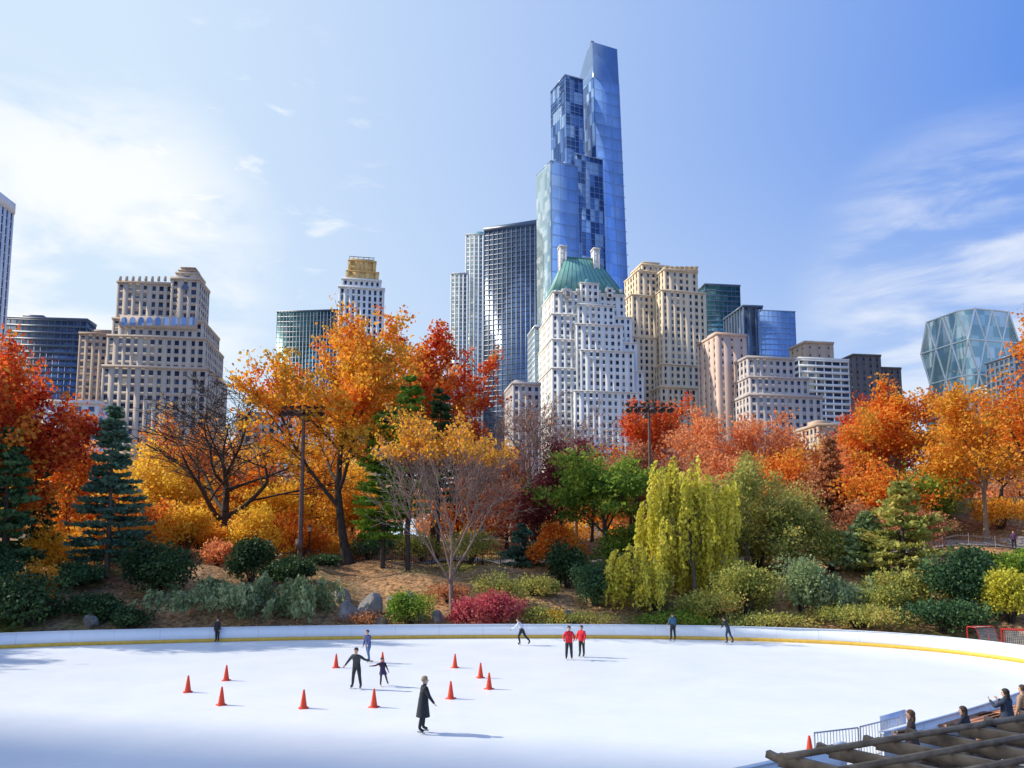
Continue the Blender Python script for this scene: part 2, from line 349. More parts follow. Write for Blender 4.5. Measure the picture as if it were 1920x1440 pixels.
mesh_np('footpath',[(vv,ff,0)],[path_m])
iron=pmat('iron_black',(.02,.02,.022),.5,var=.2)
def fence(name,pts,h=1.15,sp=.22,mat=iron):
    S=[]
    for a,b_ in zip(pts[:-1],pts[1:]):
        a=Vector(a);b_=Vector(b_);n=max(1,int((b_-a).length/sp))
        for i in range(n):
            p=a.lerp(b_,i/n);q=a.lerp(b_,(i+1)/n); z=terr(p.x,p.y); z2=terr(q.x,q.y)
            post=(i%10==0); S.append((p.x,p.y,z-.1,p.x,p.y,z+h+(.12 if post else 0),.045 if post else .016,.045 if post else .014))
            for hh in (.15,h-.12): S.append((p.x,p.y,z+hh,q.x,q.y,z2+hh,.025,.025))
    v,f=tubes(S,4); return mesh_np(name,[(v,f,0)],[mat])
fence('iron_fence',[(-26,pathy(-26)-2.6),(-10,pathy(-10)-3.6),(4,pathy(4)-3.6)],h=1.3)
fence('iron_fence',[(22,pathy(22)-2.5),(34,pathy(34)-2.5),(46,pathy(46)-2.5)],mat=pmat('fence_grey',(.28,.26,.25),.6))
fence('iron_fence',[(-60,72.5),(-40,72.5),(-29,73)],h=1.1)
rs=np.random.RandomState(5); C=[]
while len(C)<18000:
    x=rs.uniform(-45,62); y=rs.uniform(55,92); 
    if y>54.9-.006*min(34,abs(x))**2+1.2: C.append((x,y,terr(x,y)+.03))
C=np.array(C); v,f=leaves(C,.17,rs,1.2,rs.normal(size=C.shape)*np.array([1,1,.15]),.15)
mesh_np('fallen_leaves',[(v,f,0)],[leafmat('fallen_leaf',[(.40,.18,.07),(.65,.32,.12),(.78,.48,.16),(.50,.34,.22)],.1)])
rock_m=pmat('rock',(.16,.145,.135),.9,var=.5,scale=1.6,bump=.8,col2=(.36,.33,.31))
def boulder(u,v,D,w,h,seed):
    bm=bmesh.new(); bmesh.ops.create_icosphere(bm,subdivisions=3,radius=1); rg=np.random.RandomState(seed)
    pl=[(Vector(rg.normal(size=3)).normalized(),rg.uniform(.55,.9)) for _ in range(12)]
    for x in bm.verts:
        for n,d in pl:
            s=x.co.dot(n)
            if s>d: x.co-=n*(s-d)
        x.co.x*=w/2; x.co.y*=w/2.4; x.co.z*=h*.75
    me=bpy.data.meshes.new('boulder'); bm.to_mesh(me); bm.free(); me.materials.append(rock_m)
    o=bpy.data.objects.new('boulder',me); p=at(u,v,D); o.location=(p.x,D,terr(p.x,D)+h*.1); o.rotation_euler=(0,0,seed); link(o)
for i,(u,v,D,w,h) in enumerate([(655,1150,58,1.9,1.8),(695,1140,59,2.4,2.2),(735,1135,60.5,1.8,1.5),(672,1160,57.5,1.2,1.0),(780,1150,58.5,1.6,1.1),(820,1150,58,1.3,.9),(640,1120,61,1.6,1.4),(1060,1150,58.5,1.2,.8),(170,1165,53.5,1.4,1.0),(715,1160,57.2,1.2,.9),(770,1120,62,1.3,.9),(960,1150,58,1.0,.7)]): boulder(u,v,D,w,h,i+3)
# ---------------------------------------------------------------- buildings
class Bld:
    def __init__(s,name,uL,uR,D,yaw,vref=700,z0=1.0):
        s.name=name; s.a=R(yaw); r=ray(uL,vref); s.O=Vector((r[0]/r[1]*D,D)); s.D=D; s.vref=vref; s.z0=z0
        s.t=Vector((math.cos(s.a),math.sin(s.a))); s.g={}; s.tf=None; s.custom=[]
    def X(s,u,v=None):
        r=ray(u,v or s.vref); k=r[0]/r[1]; return (k*s.O.y-s.O.x)/(s.t.x-k*s.t.y)
    def Z(s,v,u):
        x=s.X(u,v); Y=s.O.y+x*s.t.y; return at(u,v,Y).z
    def add(s,mat,part,b): s.g.setdefault((part,mat.name),(mat,[]))[1].append(b)
    def block(s,u0,u1,vt,st,y0=0,dep=20,vb=None,cap=1.2,sides='FLR'):
        x0=s.X(u0,vt);x1=s.X(u1,vt); z1=s.Z(vt,(u0+u1)/2); z0=s.z0 if vb is None else s.Z(vb,(u0+u1)/2)
        s.raw(x0,x1,y0,y0+dep,z0,z1,st,cap,sides); return x0,x1,z0,z1
    def raw(s,x0,x1,y0,y1,z0,z1,st,cap=1.2,sides='FLR'):
        W,G=st['wall'],st['glass']; pd=st.get('pd',.45); sd=st.get('sd',.3)
        s.add(G,'windows',(x0,x1,y0,y1,z0,z1)); h=z1-z0
        nf=max(1,round(h/st['floor'])); fh=h/nf; sh=fh*st['sf']
        tr=st.get('trim',W)
        for i in range(nf+1):
            zz=z0+i*fh; a,b=max(z0,zz-sh/2),min(z1,zz+sh/2)
            if b-a<.01: continue
            if sd>0:
                if 'F' in sides: s.add(W,'walls',(x0+.01,x1-.01,y0-sd,y0+.01,a,b))
                if 'L' in sides: s.add(W,'walls',(x0-sd,x0+.01,y0+.01,y1-.01,a,b))
                if 'R' in sides: s.add(W,'walls',(x1-.01,x1+sd,y0+.01,y1-.01,a,b))
        def piers(l0,l1,put):
            n=max(1,round((l1-l0)/st['bay'])); bw=(l1-l0)/n; pw=bw*st['pf']
            for i in range(n+1):
                c=l0+i*bw; k=1
                if st.get('pair') and i%3==1: k=1.5
                a,b=max(l0-pd*.9,c-pw*k/2),min(l1+pd*.9,c+pw*k/2)
                if i==0: a=l0-pd*.9
                if i==n: b=l1+pd*.9
                put(a,b)
        zt=z1+.02
        if pd>0:
            if 'F' in sides: piers(x0,x1,lambda a,b:s.add(W,'walls',(a,b,y0-pd,y0+.02,z0,zt)))
            if 'L' in sides: piers(y0+.05,y1,lambda a,b:s.add(W,'walls',(x0-pd*.97,x0+.02,a+pd,b,z0,zt-.005)))
            if 'R' in sides: piers(y0+.05,y1,lambda a,b:s.add(W,'walls',(x1-.02,x1+pd*.97,a+pd,b,z0,zt-.005)))
        if cap: 
            o=pd+.25; s.add(tr,'cornice',(x0-o,x1+o,y0-o,y1+o,z1+.03,z1+.03+cap))
            if st.get('roofgear',1): 
                w=x1-x0;d=y1-y0; s.add(tr,'roof',(x0+w*.15,x0+w*.5,y0+d*.3,y0+d*.7,z1+cap,z1+cap+2.2))
    def hip(s,u0,u1,ve,r0,r1,vr_,y0,dep,mat):
        x0=s.X(u0,ve);x1=s.X(u1,ve);z0=s.Z(ve,(u0+u1)/2);a=s.X(r0,vr_);b=s.X(r1,vr_);z1=s.Z(vr_,(r0+r1)/2); y1=y0+dep; m=(y0+y1)/2; w=dep*.12
        v=[(x0,y0,z0),(x1,y0,z0),(x1,y1,z0),(x0,y1,z0),(a,m-w,z1),(b,m-w,z1),(b,m+w,z1),(a,m+w,z1)]
        s.custom.append(('roof',v,BF.tolist(),mat)); return x0,x1,z0,a,b,z1,m-w
    def done(s):
        e=bpy.data.objects.new(s.name,None); e.location=(s.O.x,s.O.y,0); e.rotation_euler=(0,0,s.a); link(e)
        for (part,_),(mat,bl) in s.g.items():
            v,f=boxes(bl)
            if s.tf: v=s.tf(v)
            mesh_np(part,[(v,f,0)],[mat],parent=e)
        for part,v,f,mat in s.custom:
            if s.tf: v=s.tf(np.array(v,float))
            mesh_np(part,[(v,f,0)],[mat],parent=e)
        return e
def wallm(n,c,var=.1): return pmat(n,c,.85,var=var,scale=.12,detail=8)
W_lime=wallm('limestone',(.60,.48,.37)); W_tan=wallm('tan_brick',(.52,.38,.28)); W_white=wallm('white_brick',(.80,.77,.72)); W_cream=wallm('cream_brick',(.78,.61,.42))
W_gold=wallm('gold_stone',(.80,.54,.22)); W_pink=wallm('pink_stone',(.62,.44,.36)); W_grey=wallm('grey_stone',(.53,.46,.43)); W_dark=wallm('dark_brown',(.16,.13,.13)); W_pale=wallm('pale_concrete',(.80,.79,.76))
W_navy=pmat('navy_mullion',(.10,.14,.21),.4,var=.2); W_glassfr=pmat('blue_mullion',(.34,.46,.72),.3,metal=.4); W_silver=pmat('silver_mullion',(.6,.66,.70),.35,metal=.3); W_marble=wallm('white_marble',(.74,.74,.75))
G_dark=winmat('window_dark',[(.05,.07,.13),(.10,.14,.23),(.34,.34,.33)],metal=.3); G_blue=winmat('window_blue',[(.14,.24,.48),(.22,.34,.62),(.4,.5,.7)],cell=(2.4,2.4,3.4),metal=.6)
G_slab=winmat('window_slab',[(.13,.18,.28),(.17,.23,.35),(.24,.31,.43)],cell=(3,3,3.4),metal=.6,rough=.15)
G_pale=winmat('window_pale',[(.36,.48,.52),(.48,.62,.66),(.68,.76,.76)],metal=.45); G_teal=winmat('window_teal',[(.07,.22,.26),(.13,.35,.40),(.3,.52,.55)],cell=(3,3,3.6),metal=.7)
G_sky=winmat('tower_glass',[(.30,.52,.96),(.34,.56,.98),(.40,.62,1.0)],cell=(6,6,7.6),metal=.3,rough=.08); G_mott=winmat('tower_glass_mottled',[(.06,.13,.32),(.18,.33,.66),(.50,.70,.95)],cell=(3,3.0,7.6),metal=.4,rough=.12,pos=(0,.4,.7))
G_hearst=winmat('hearst_glass',[(.34,.55,.58),(.50,.72,.74),(.72,.86,.86)],cell=(5,5,6),metal=.35)
copper=pmat('copper_verdigris',(.13,.34,.32),.6,var=.25,scale=.3,col2=(.22,.46,.42)); copper_d=pmat('copper_seam',(.08,.22,.21),.6)
def ST(wall,glass,bay=3.2,floor=3.5,pf=.52,sf=.5,pd=.3,sd=.18,**k): d=dict(wall=wall,glass=glass,bay=bay,floor=floor,pf=pf,sf=sf,pd=pd,sd=sd); d.update(k); return d
B=Bld('marble_tower',-260,-85,300,4,500); B.block(-260,-62,334,ST(W_marble,G_dark,3.2,4,.7,.1,.4,.2,roofgear=0),dep=33,cap=5); B.done()
B=Bld('glass_office_building',8,165,430,6,600); B.block(8,163,599,ST(W_navy,G_slab,3.5,3.8,.12,.35,.2,.3,roofgear=0),dep=12); B.block(40,75,592,ST(W_navy,G_dark,3,3,.3,.3,roofgear=0),y0=3,dep=6); B.done()
B=Bld('brick_apartment_house',150,216,380,8,650); B.block(150,216,628,ST(W_tan,G_dark,3.4,3.4,.5,.5),dep=25); B.block(172,200,618,ST(W_tan,G_dark,4,4,.6,.5,roofgear=0),y0=5,dep=12,vb=628); B.done()
B=Bld('limestone_tower_building',220,376,340,8,600); s=ST(W_lime,G_dark,3.5,3.7,.45,.42,.4,.22,roofgear=0,pair=1)
B.block(222,326,533,s,dep=24); B.block(324,374,527,s,y0=-1,dep=18,cap=1.4); B.block(330,370,513,ST(W_lime,G_dark,9,9,.75,.5,roofgear=0),y0=1,dep=12,vb=524,cap=.9); B.block(334,366,506,ST(W_tan,G_dark,3,4,.5,.3,roofgear=0),y0=2,dep=9,vb=511,cap=.5)
B.block(338,362,499,ST(W_tan,W_tan,4,4,.8,.8,roofgear=0),y0=3,dep=7,vb=504,cap=.4)
B.hip(335,365,499,345,355,493,2,9,W_tan)
for i in range(9): 
    u=226+i*12; z=B.Z(531,u); x=B.X(u,531); B.add(W_lime,'parapet_finials',(x-.5,x+.5,-.9,0,z+.8,z+3.0))
B.block(219,385,607,s,y0=-4,dep=30,cap=1.0); B.block(214,392,642,s,y0=-7,dep=34,cap=1.0); B.block(208,398,700,s,y0=-9,dep=38)
zc=B.Z(541,349); xc=B.X(349,541); V_=[];F_=[]
for i in range(20): V_.append((xc+1.5*math.cos(i*.314),-1.75,zc+1.5*math.sin(i*.314)))
V_+= [(x,-1.4,z) for x,_,z in V_]; F_=[[i,(i+1)%20,20+(i+1)%20,20+i] for i in range(20)]
B.custom.append(('round_window',V_,F_,W_tan)); B.custom.append(('round_window_glass',V_[:20],[list(range(20))],G_dark))
x0=B.X(232,600);x1=B.X(376,600);z1=B.Z(599,300);z0=B.Z(621,300); B.add(W_lime,'arcade_wall',(x0,x1,-4.72,-4.3,z0,z1))
for i in range(9):
    u=240+i*15.6; xc=B.X(u,606); zc=B.Z(606,u); r=1.25
    pts=[(xc+r*math.cos(t),-4.76,zc+1.2*r*math.sin(t)) for t in np.linspace(0,math.pi,9)]+[(xc-r,-4.76,zc-2.4),(xc+r,-4.76,zc-2.4)]
    B.custom.append(('arched_window',pts,[list(range(11))],G_blue))
B.done()
B=Bld('dark_glass_tower',517,630,520,-6,600); B.block(520,640,583,ST(W_navy,G_teal,2.4,3.6,.2,.2,.3,.2,roofgear=0),dep=25,cap=.5); B.done()
B=Bld('gold_crown_tower',636,720,400,12,560); s=ST(W_pale,G_dark,2.9,3.6,.55,.3,.6,.3,roofgear=0)
B.block(637,719,542,s,dep=24); B.block(643,713,526,s,y0=1,dep=22,vb=545); g=ST(W_gold,W_gold,4.5,6,.4,.1,.8,.1,roofgear=0)
B.block(652,708,507,g,y0=3,dep=16,vb=526,cap=.4); B.block(656,703,486,g,y0=4,dep=13,vb=506,cap=.6); B.block(661,699,480,ST(W_cream,G_dark,3,3,.5,.5,roofgear=0),y0=6,dep=9,vb=486,cap=.4)
for u in (655,663,672,682,692,702): 
    z=B.Z(486,u); x=B.X(u,484); B.add(W_dark,'antenna_frame',(x-.15,x+.15,8,8.3,z,z+4.2))
z=B.Z(486,680)+4; B.add(W_dark,'antenna_frame',(B.X(655,480),B.X(702,480),8.02,8.28,z,z+.3)); B.done()
B=Bld('domed_glass_tower',872,912,560,-5,560); s=ST(W_pale,G_pale,3,3.4,.35,.3,.5,.3,roofgear=0)
B.block(874,914,440,s,dep=18,cap=.6); B.block(848,878,517,s,y0=-4,dep=22,cap=.6)
xa=B.X(880,440);xb=B.X(913,440);zc=B.Z(441,897); cx=(xa+xb)/2; rr=(xb-xa)/2; V_=[];F_=[]
for j in range(6):
    t=j/5*math.pi/2
    for i in range(16): V_.append((cx+rr*math.cos(t)*math.cos(i*math.pi/8),9+rr*math.cos(t)*math.sin(i*math.pi/8),zc+rr*.95*math.sin(t)))
for j in range(5):
    for i in range(16): F_.append([j*16+i,j*16+(i+1)%16,(j+1)*16+(i+1)%16,(j+1)*16+i])
B.custom.append(('dome',V_,F_,copper)); B.done()
B=Bld('black_glass_slab',908,1014,500,-20,560); B.block(908,1012,426,ST(W_navy,G_slab,3.4,3.4,.14,.22,.12,.08,roofgear=0),dep=16,cap=2.5); B.done()
B=Bld('low_glass_building',1001,1034,420,10,680); B.block(1003,1036,615,ST(W_silver,G_pale,3,3.5,.15,.3,.2,.1),dep=20); B.done()
B=Bld('low_stone_building',960,1012,330,10,740); B.block(962,1012,722,ST(W_grey,G_dark,3,3.5),dep=20); B.done()
# --- supertall glass tower
B=Bld('supertall_glass_tower',1018,1160,450,24,300)
ztop=B.Z(84,1130); z54=B.Z(540,1130)
B.tf=lambda v:(lambda a:(a.__setitem__((slice(None),0),a[:,0]*(1+.13*np.clip((ztop-a[:,2])/(ztop-z54),0,1.5))),a)[1])(np.array(v,float))
gs=ST(W_glassfr,G_sky,6,7.6,.03,.03,.12,.08,roofgear=0); gm=ST(W_glassfr,G_mott,3,3.8,.05,.06,.12,.08,roofgear=0)
x0=B.X(1111,84);x1=B.X(1157,84); DP=24
B.raw(x0,x1,0,DP,1,ztop-24,gs,cap=0,sides='FR')
B.add(G_mott,'side_glass',(x0-.5,x0-.02,.3,DP-.2,1,ztop-24))
for i in range(60): B.add(W_glassfr,'mullions',(x0-.62,x0-.5,.3,DP-.2,3+i*4.6,3.25+i*4.6))
crown=[(0,0),(1.5,.0),(7,-2),(13,-8),(19,-15),(DP,-23.9)]
V_=[];F_=[]
for y,dz in crown: V_+=[(x0,y,ztop+dz),(x1,y,ztop+dz),(x0,y,ztop-23.95),(x1,y,ztop-23.95)]
for i in range(len(crown)-1):
    k=4*i; F_+=[[k,k+1,k+5,k+4],[k,k+4,k+6,k+2],[k+1,k+3,k+7,k+5]]
F_+=[[0,2,3,1]]; B.custom.append(('crown',V_,F_,pmat('crown_glass',(.20,.30,.50),.12,metal=.5,var=.08,scale=.1)))
B.add(W_navy,'crane',(x0+1,x0+3,3,5,ztop,ztop+3))
B.block(1056,1088,148,gm,y0=-2,dep=20,cap=.4); B.block(1068,1116,300,gm,y0=-5,dep=20,cap=.3)
B.block(1022,1068,318,gs,y0=-8,dep=20,cap=.4); B.add(G_pale,'side_glass',(B.X(1022,318)-.4,B.X(1022,318)-.02,-7.8,11.5,1,B.Z(318,1040)))
B.done()
# --- copper-roof hotel
B=Bld('copper_roof_apartment_hotel',1030,1198,360,10,620); s=ST(W_white,G_dark,3.1,3.4,.5,.46,.35,.22,roofgear=0,pair=1)
B.block(1038,1170,552,s,dep=24,cap=.8); B.block(1034,1181,596,s,y0=-2,dep=28,cap=.7); B.block(1032,1188,645,s,y0=-4,dep=30,cap=.7); B.block(1030,1197,700,s,y0=-6,dep=34,cap=.7)
B.block(1080,1146,578,s,y0=-4,dep=8,cap=.6); B.block(1074,1158,618,s,y0=-7,dep=8,cap=.6); B.block(1080,1176,668,s,y0=-9,dep=8,cap=.6); B.block(1066,1180,745,s,y0=-12,dep=8,cap=.6)
xa,xb,za,ra_,rb_,zb,ym=B.hip(1036,1172,550,1068,1128,472,-.5,26,copper)
for i in range(13):   # standing seams on the front slope
    t=i/12; p0=(xa+(xb-xa)*t,-.55,za); p1=(ra_+(rb_-ra_)*t,ym-.05,zb); v_,f_=tubes([(*p0,*p1,.16,.16)],4); B.custom.append(('roof_seam',v_,f_.tolist(),copper_d))
B.add(copper_d,'ridge',(ra_-.3,rb_+.3,ym-.3,ym+6.6,zb-.05,zb+.6))
B.block(1059,1070,450,ST(W_white,W_white,3,3,.3,.2,roofgear=0),y0=9,dep=4,vb=520,cap=.8); B.block(1121,1131,458,ST(W_white,W_white,3,3,.3,.2,roofgear=0),y0=7,dep=4,vb=525,cap=.8)
for u,v0 in ((1064,538),(1142,536)): 
    B.block(u-5,u+5,v0+6,ST(W_white,G_dark,2.5,3.2,.4,.4,roofgear=0),y0=-1,dep=7,vb=560,cap=.2); B.hip(u-6,u+6,v0+5,u-1,u+1,v0-4,-1.4,7,copper)
B.block(1088,1120,534,s,y0=-1.5,dep=7,vb=582,cap=.4); B.hip(1094,1114,532,1101,1107,520,-.5,8,copper)
for i in range(10): 
    u=1042+i*13.4; z=B.Z(550,u); x=B.X(u,550); B.add(W_white,'parapet_merlons',(x-.8,x+.8,-1.4,-.8,z,z+1.2+(i%2)*.6))
B.done()
# --- cream towers
B=Bld('cream_stepped_tower',1190,1330,380,14,640); s=ST(W_cream,G_dark,3.3,3.5,.52,.44,.4,.22,roofgear=0,pair=1)
B.block(1246,1306,510,s,dep=20); B.block(1240,1320,550,s,y0=-1,dep=24,cap=.8); B.block(1236,1326,690,s,y0=-4,dep=26,cap=.8); B.block(1228,1336,735,s,y0=-7,dep=28)
B.block(1222,1272,484,s,y0=12,dep=14,cap=.8); B.block(1228,1256,476,s,y0=14,dep=9,cap=.6,vb=486); B.block(1212,1290,500,s,y0=10,dep=18,cap=.8); B.block(1197,1250,547,s,y0=8,dep=24,cap=.8); B.block(1192,1246,630,s,y0=5,dep=26,cap=.8)
for i in range(7): u=1247+i*9.2; B.block(u,u+4,502,ST(W_cream,W_cream,3,3,.3,.3,roofgear=0),y0=-.6,dep=2,vb=510,cap=.3)
for i in range(6): u=1214+i*14; B.block(u,u+4,494,ST(W_cream,W_cream,3,3,.3,.3,roofgear=0),y0=9.4,dep=2,vb=501,cap=.2)
B.done()
B=Bld('teal_glass_tower',1320,1388,520,8,600); B.block(1322,1387,536,ST(W_navy,G_teal,3,3.6,.1,.25,.2,.15,roofgear=0),dep=30); B.done()
B=Bld('blue_mirror_tower',1394,1486,480,8,640); B.block(1394,1428,576,ST(W_navy,G_slab,4,40,.3,.02,.5,.2,roofgear=0),dep=30); B.block(1420,1486,586,ST(W_glassfr,G_sky,3,3.6,.06,.12,.15,.1,roofgear=0),y0=-3,dep=30,cap=.4); B.done()
B=Bld('pink_stone_block',1335,1400,340,12,700); B.block(1345,1398,630,ST(W_pink,G_dark,5,3.6,.8,.7),dep=20); B.done()
B=Bld('grey_stone_apartments',1397,1530,330,10,720); s=ST(W_grey,G_dark,3.2,3.4,.52,.5,roofgear=0); B.block(1402,1488,674,s,dep=24); B.block(1398,1530,748,s,y0=-4,dep=28); B.block(1402,1510,712,s,y0=-2,dep=26,cap=.8); B.done()
B=Bld('banded_apartment_tower',1492,1600,370,10,700); s=ST(W_pale,G_dark,4.2,3.1,.14,.42,.2,.5,roofgear=0); B.block(1498,1590,676,s,dep=24); B.block(1520,1572,640,ST(W_tan,G_dark,5,4,.8,.8,roofgear=0),y0=5,dep=14); B.done()
B=Bld('dark_brick_building',1598,1696,450,8,700); s=ST(W_dark,G_dark,4,4,.7,.6,roofgear=0); B.block(1600,1650,668,s,dep=20); B.block(1650,1694,690,s,y0=3,dep=20); B.done()
B=Bld('corner_office_building',1895,1960,380,6,700); B.block(1902,1980,668,ST(W_navy,G_slab,roofgear=0),dep=20); B.done()
B=Bld('white_apartment_building',520,640,300,8,740); B.block(525,640,745,ST(W_white,G_dark,3,3.4),dep=20); B.block(440,530,780,ST(W_lime,G_dark,3,3.4),y0=4,dep=20); B.done()
B=Bld('white_townhouse',90,180,260,8,760); B.block(60,185,757,ST(W_white,G_blue,4,3.4,roofgear=0),dep=18); B.done()
B=Bld('brown_apartment_building',1530,1610,300,8,790); B.block(1534,1610,800,ST(W_tan,G_dark,3,3.4),dep=18); B.done()
B=Bld('pale_office_building',1840,1925,400,8,700); B.block(1850,1925,728,ST(W_grey,G_dark,3,3.4,roofgear=0),dep=18); B.done()
def diagrid():
    D=430; w=(1903-1760)/F*D*.80; p=at(1816,650,D); hw=w/2; K=3; zs=[at(1830,v,D).z for v in (598,654,716,782,850)]
    zs.append(2)
    base=[]
    for a,b_ in (((-1,-1),(1,-1)),((1,-1),(1,1)),((1,1),(-1,1)),((-1,1),(-1,-1))):
        for i in range(K): t=i/K; base.append(((a[0]+(b_[0]-a[0])*t)*hw,(a[1]+(b_[1]-a[1])*t)*hw))
    n=len(base); mid=[((base[i][0]+base[(i+1)%n][0])/2,(base[i][1]+base[(i+1)%n][1])/2) for i in range(n)]
    V_=[];Fc=[];S=[]
    for r,z in enumerate(zs):
        for q in (mid if r%2==0 else base): V_.append((q[0],q[1],z))
    Fc.append(list(range(n)))
    tri=[]
    for r in range(len(zs)-1):
        for i in range(n):
            a,b_=r*n,(r+1)*n; j=(i+1)%n
            if r%2==0: t=[[a+i,b_+j,b_+i],[a+i,a+j,b_+j]]
            else: t=[[a+i,a+j,b_+i],[a+j,b_+j,b_+i]]
            tri+=t
            for q in t:
                for x in range(3): S.append((*V_[q[x]],*V_[q[(x+1)%3]],.5,.5))
    e=bpy.data.objects.new('diagrid_glass_tower',None); e.location=(p.x,D,0); e.rotation_euler=(0,0,R(14)); link(e)
    mesh_np('facets',[(V_,tri,0),(V_,Fc,0)],[G_hearst],parent=e); v,f=tubes(S,5); mesh_np('diagrid_frame',[(v,f,0)],[wallm('diagrid_white',(.85,.9,.9))],parent=e)
diagrid()
B=Bld('offscreen_shade_tower',0,10,300,0); B.O=Vector((-450,8)); B.raw(0,22,0,107,1,345,ST(W_lime,G_dark,5,5,.5,.5)); B.done()  # unseen tower added left of frame, sized to cast soft shade on near ice
# ---------------------------------------------------------------- park trees
mD=lambda l:[bark_d,l]; mG=lambda l:[bark_g,l]; mT=lambda l:[bark_t,l]
bare=SP(max=4,k=[8,6,6,5],ang=[46,46,42,40],lr=[.95,.62,.55,.5],up=[.0,.05,.06,.05,.02],t0=[.32,.22,.2,.2],n=[6,6,4,3,2],w=.12,pc=93)
tree('maple_tree',20,60,-90,150,640,mD(L_red),15000,.27,11,.3,SP(t0=[.5,.25,.2,.2]),leafz=(.4,1))
tree('maple_tree',-70,56,-190,40,700,mD(L_orange),8000,.28,12,.3)
tree('elm_tree',418,80,235,570,685,[bark_d,L_gold],0,.2,21,.6,bare,minr=.03)
tree('oak_tree',655,76,428,772,568,mD(L_oak),27000,.29,31,.48,SP(k=[9,7,6,4],t0=[.34,.25,.2,.2],ang=[52,45,42,40],pc=94),sig=.45)
tree('maple_tree',815,92,700,930,612,mD(L_red),15000,.32,41,.4,SP(t0=[.4,.2,.2,.2]),leafz=(.35,1))
tree('maple_tree',760,88,680,860,612,mD(L_orange),10000,.29,43,.35,leafz=(.35,1))
fan=SP(max=4,k=[12,7,6,5],ang=[34,32,34,36],lr=[1.15,.6,.5,.45],up=[.0,.07,.06,.05,.02],t0=[.26,.3,.2,.2],n=[6,6,4,3,2],w=.07,pc=92)
tree('linden_tree',850,60,715,940,758,[bark_m,L_gold],6500,.19,51,.2,fan,leafz=(.74,1),sig=.25,minr=.019)
tree('bare_tree',1000,98,925,1095,728,[bark_r,L_rust],1200,.2,61,.3,bare,minr=.03)
tree('bare_tree',1080,104,1010,1180,745,[bark_r,L_rust],900,.2,62,.3,bare,minr=.03)
tree('plum_tree',1055,84,985,1120,815,mD(L_brown),7000,.26,63,.25)
tree('maple_tree',1225,108,1150,1295,738,mD(L_red),7000,.32,64,.3,leafz=(.4,1))
tree('cherry_tree',1140,74,1040,1240,842,mD(L_green),10000,.26,65,.28)
tree('dogwood_tree',1195,80,1125,1270,830,mG(L_rust),8000,.24,66,.25)
tree('beech_tree',1330,100,1225,1425,762,[bark_r,L_salmon],9000,.28,67,.35,SP(max=4,k=[8,6,5,3]))
tree('beech_tree',1430,96,1345,1515,775,[bark_r,L_salmon],7500,.28,68,.3,SP(max=4,k=[8,6,5,3]))
tree('beech_tree',1500,104,1430,1600,800,[bark_r,L_rust],5500,.28,69,.3,SP(max=4,k=[8,6,5,3]))
willow('willow_tree',1300,62,1215,1372,848,[bark_g,L_willow],71,ns=430,size=.21)
willow('willow_tree',1190,60,1140,1245,1015,[bark_g,L_willow],72,ns=150,size=.18,r0=.1)
tree('larch_tree',1400,67,1325,1475,850,mG(L_olive),10000,.2,73,.2,SP(t0=[.15,.2,.2,.2]))
tree('larch_tree',1470,66,1400,1540,930,mG(L_olive),7000,.2,74,.18,SP(t0=[.12,.2,.2,.2]))
conifer('cypress_tree',1562,82,1522,1602,818,mG(L_rust),75,wh=26,nper=20,size=.26,droop=.02,prof=.7)
tree('maple_tree',1690,86,1585,1790,702,mG(L_orange),13000,.27,76,.35,SP(max=4,k=[8,6,5,3]),leafz=(.2,1))
tree('maple_tree',1640,92,1565,1725,735,mG(L_red),7000,.28,77,.3,SP(max=4,k=[8,5,5,3]),leafz=(.2,1))
tree('oak_tree',1848,76,1750,1945,725,mT(L_gold),12000,.24,78,.28,SP(k=[9,7,6,4],t0=[.4,.2,.2,.2]))
tree('oak_tree',1960,66,1885,2080,570,mD(L_orange),9000,.25,79,.35,SP(t0=[.4,.2,.2,.2]),leafz=(.35,1))
conifer('pine_tree',1690,62,1590,1800,900,mD(L_olive),80,wh=20,nper=20,size=.26,droop=.2,clear=.1)
conifer('pine_tree',1620,64,1560,1690,960,mD(L_sage),81,wh=16,nper=18,size=.24,droop=.2)
conifer('spruce_tree',205,62,118,285,758,mG(L_blue),82,wh=24,nper=24,size=.28,droop=.10,clear=.12)
conifer('pine_tree',10,57,-70,85,800,mD(L_pine),83,wh=22,nper=22,size=.28,droop=.15)
conifer('pine_tree',60,66,5,120,840,mD(L_pine),84,wh=20,nper=18,size=.28)
conifer('pine_tree',718,72,655,785,765,mD(L_brightpine),85,wh=20,nper=26,size=.3,droop=.1,clear=.2,prof=.5)
conifer('pine_tree',765,71,700,830,705,mD(L_brightpine),86,wh=20,nper=20,size=.3,droop=.05,clear=.3,prof=.6)
conifer('pine_tree',820,80,770,880,725,mD(L_pine),87,wh=18,nper=18,size=.3,clear=.35,prof=.6)
conifer('pine_tree',560,98,520,610,880,mD(L_pine),88,wh=16,nper=14,size=.3)
conifer('pine_tree',980,74,930,1030,985,mD(L_blue),89,wh=12,nper=16,size=.24)
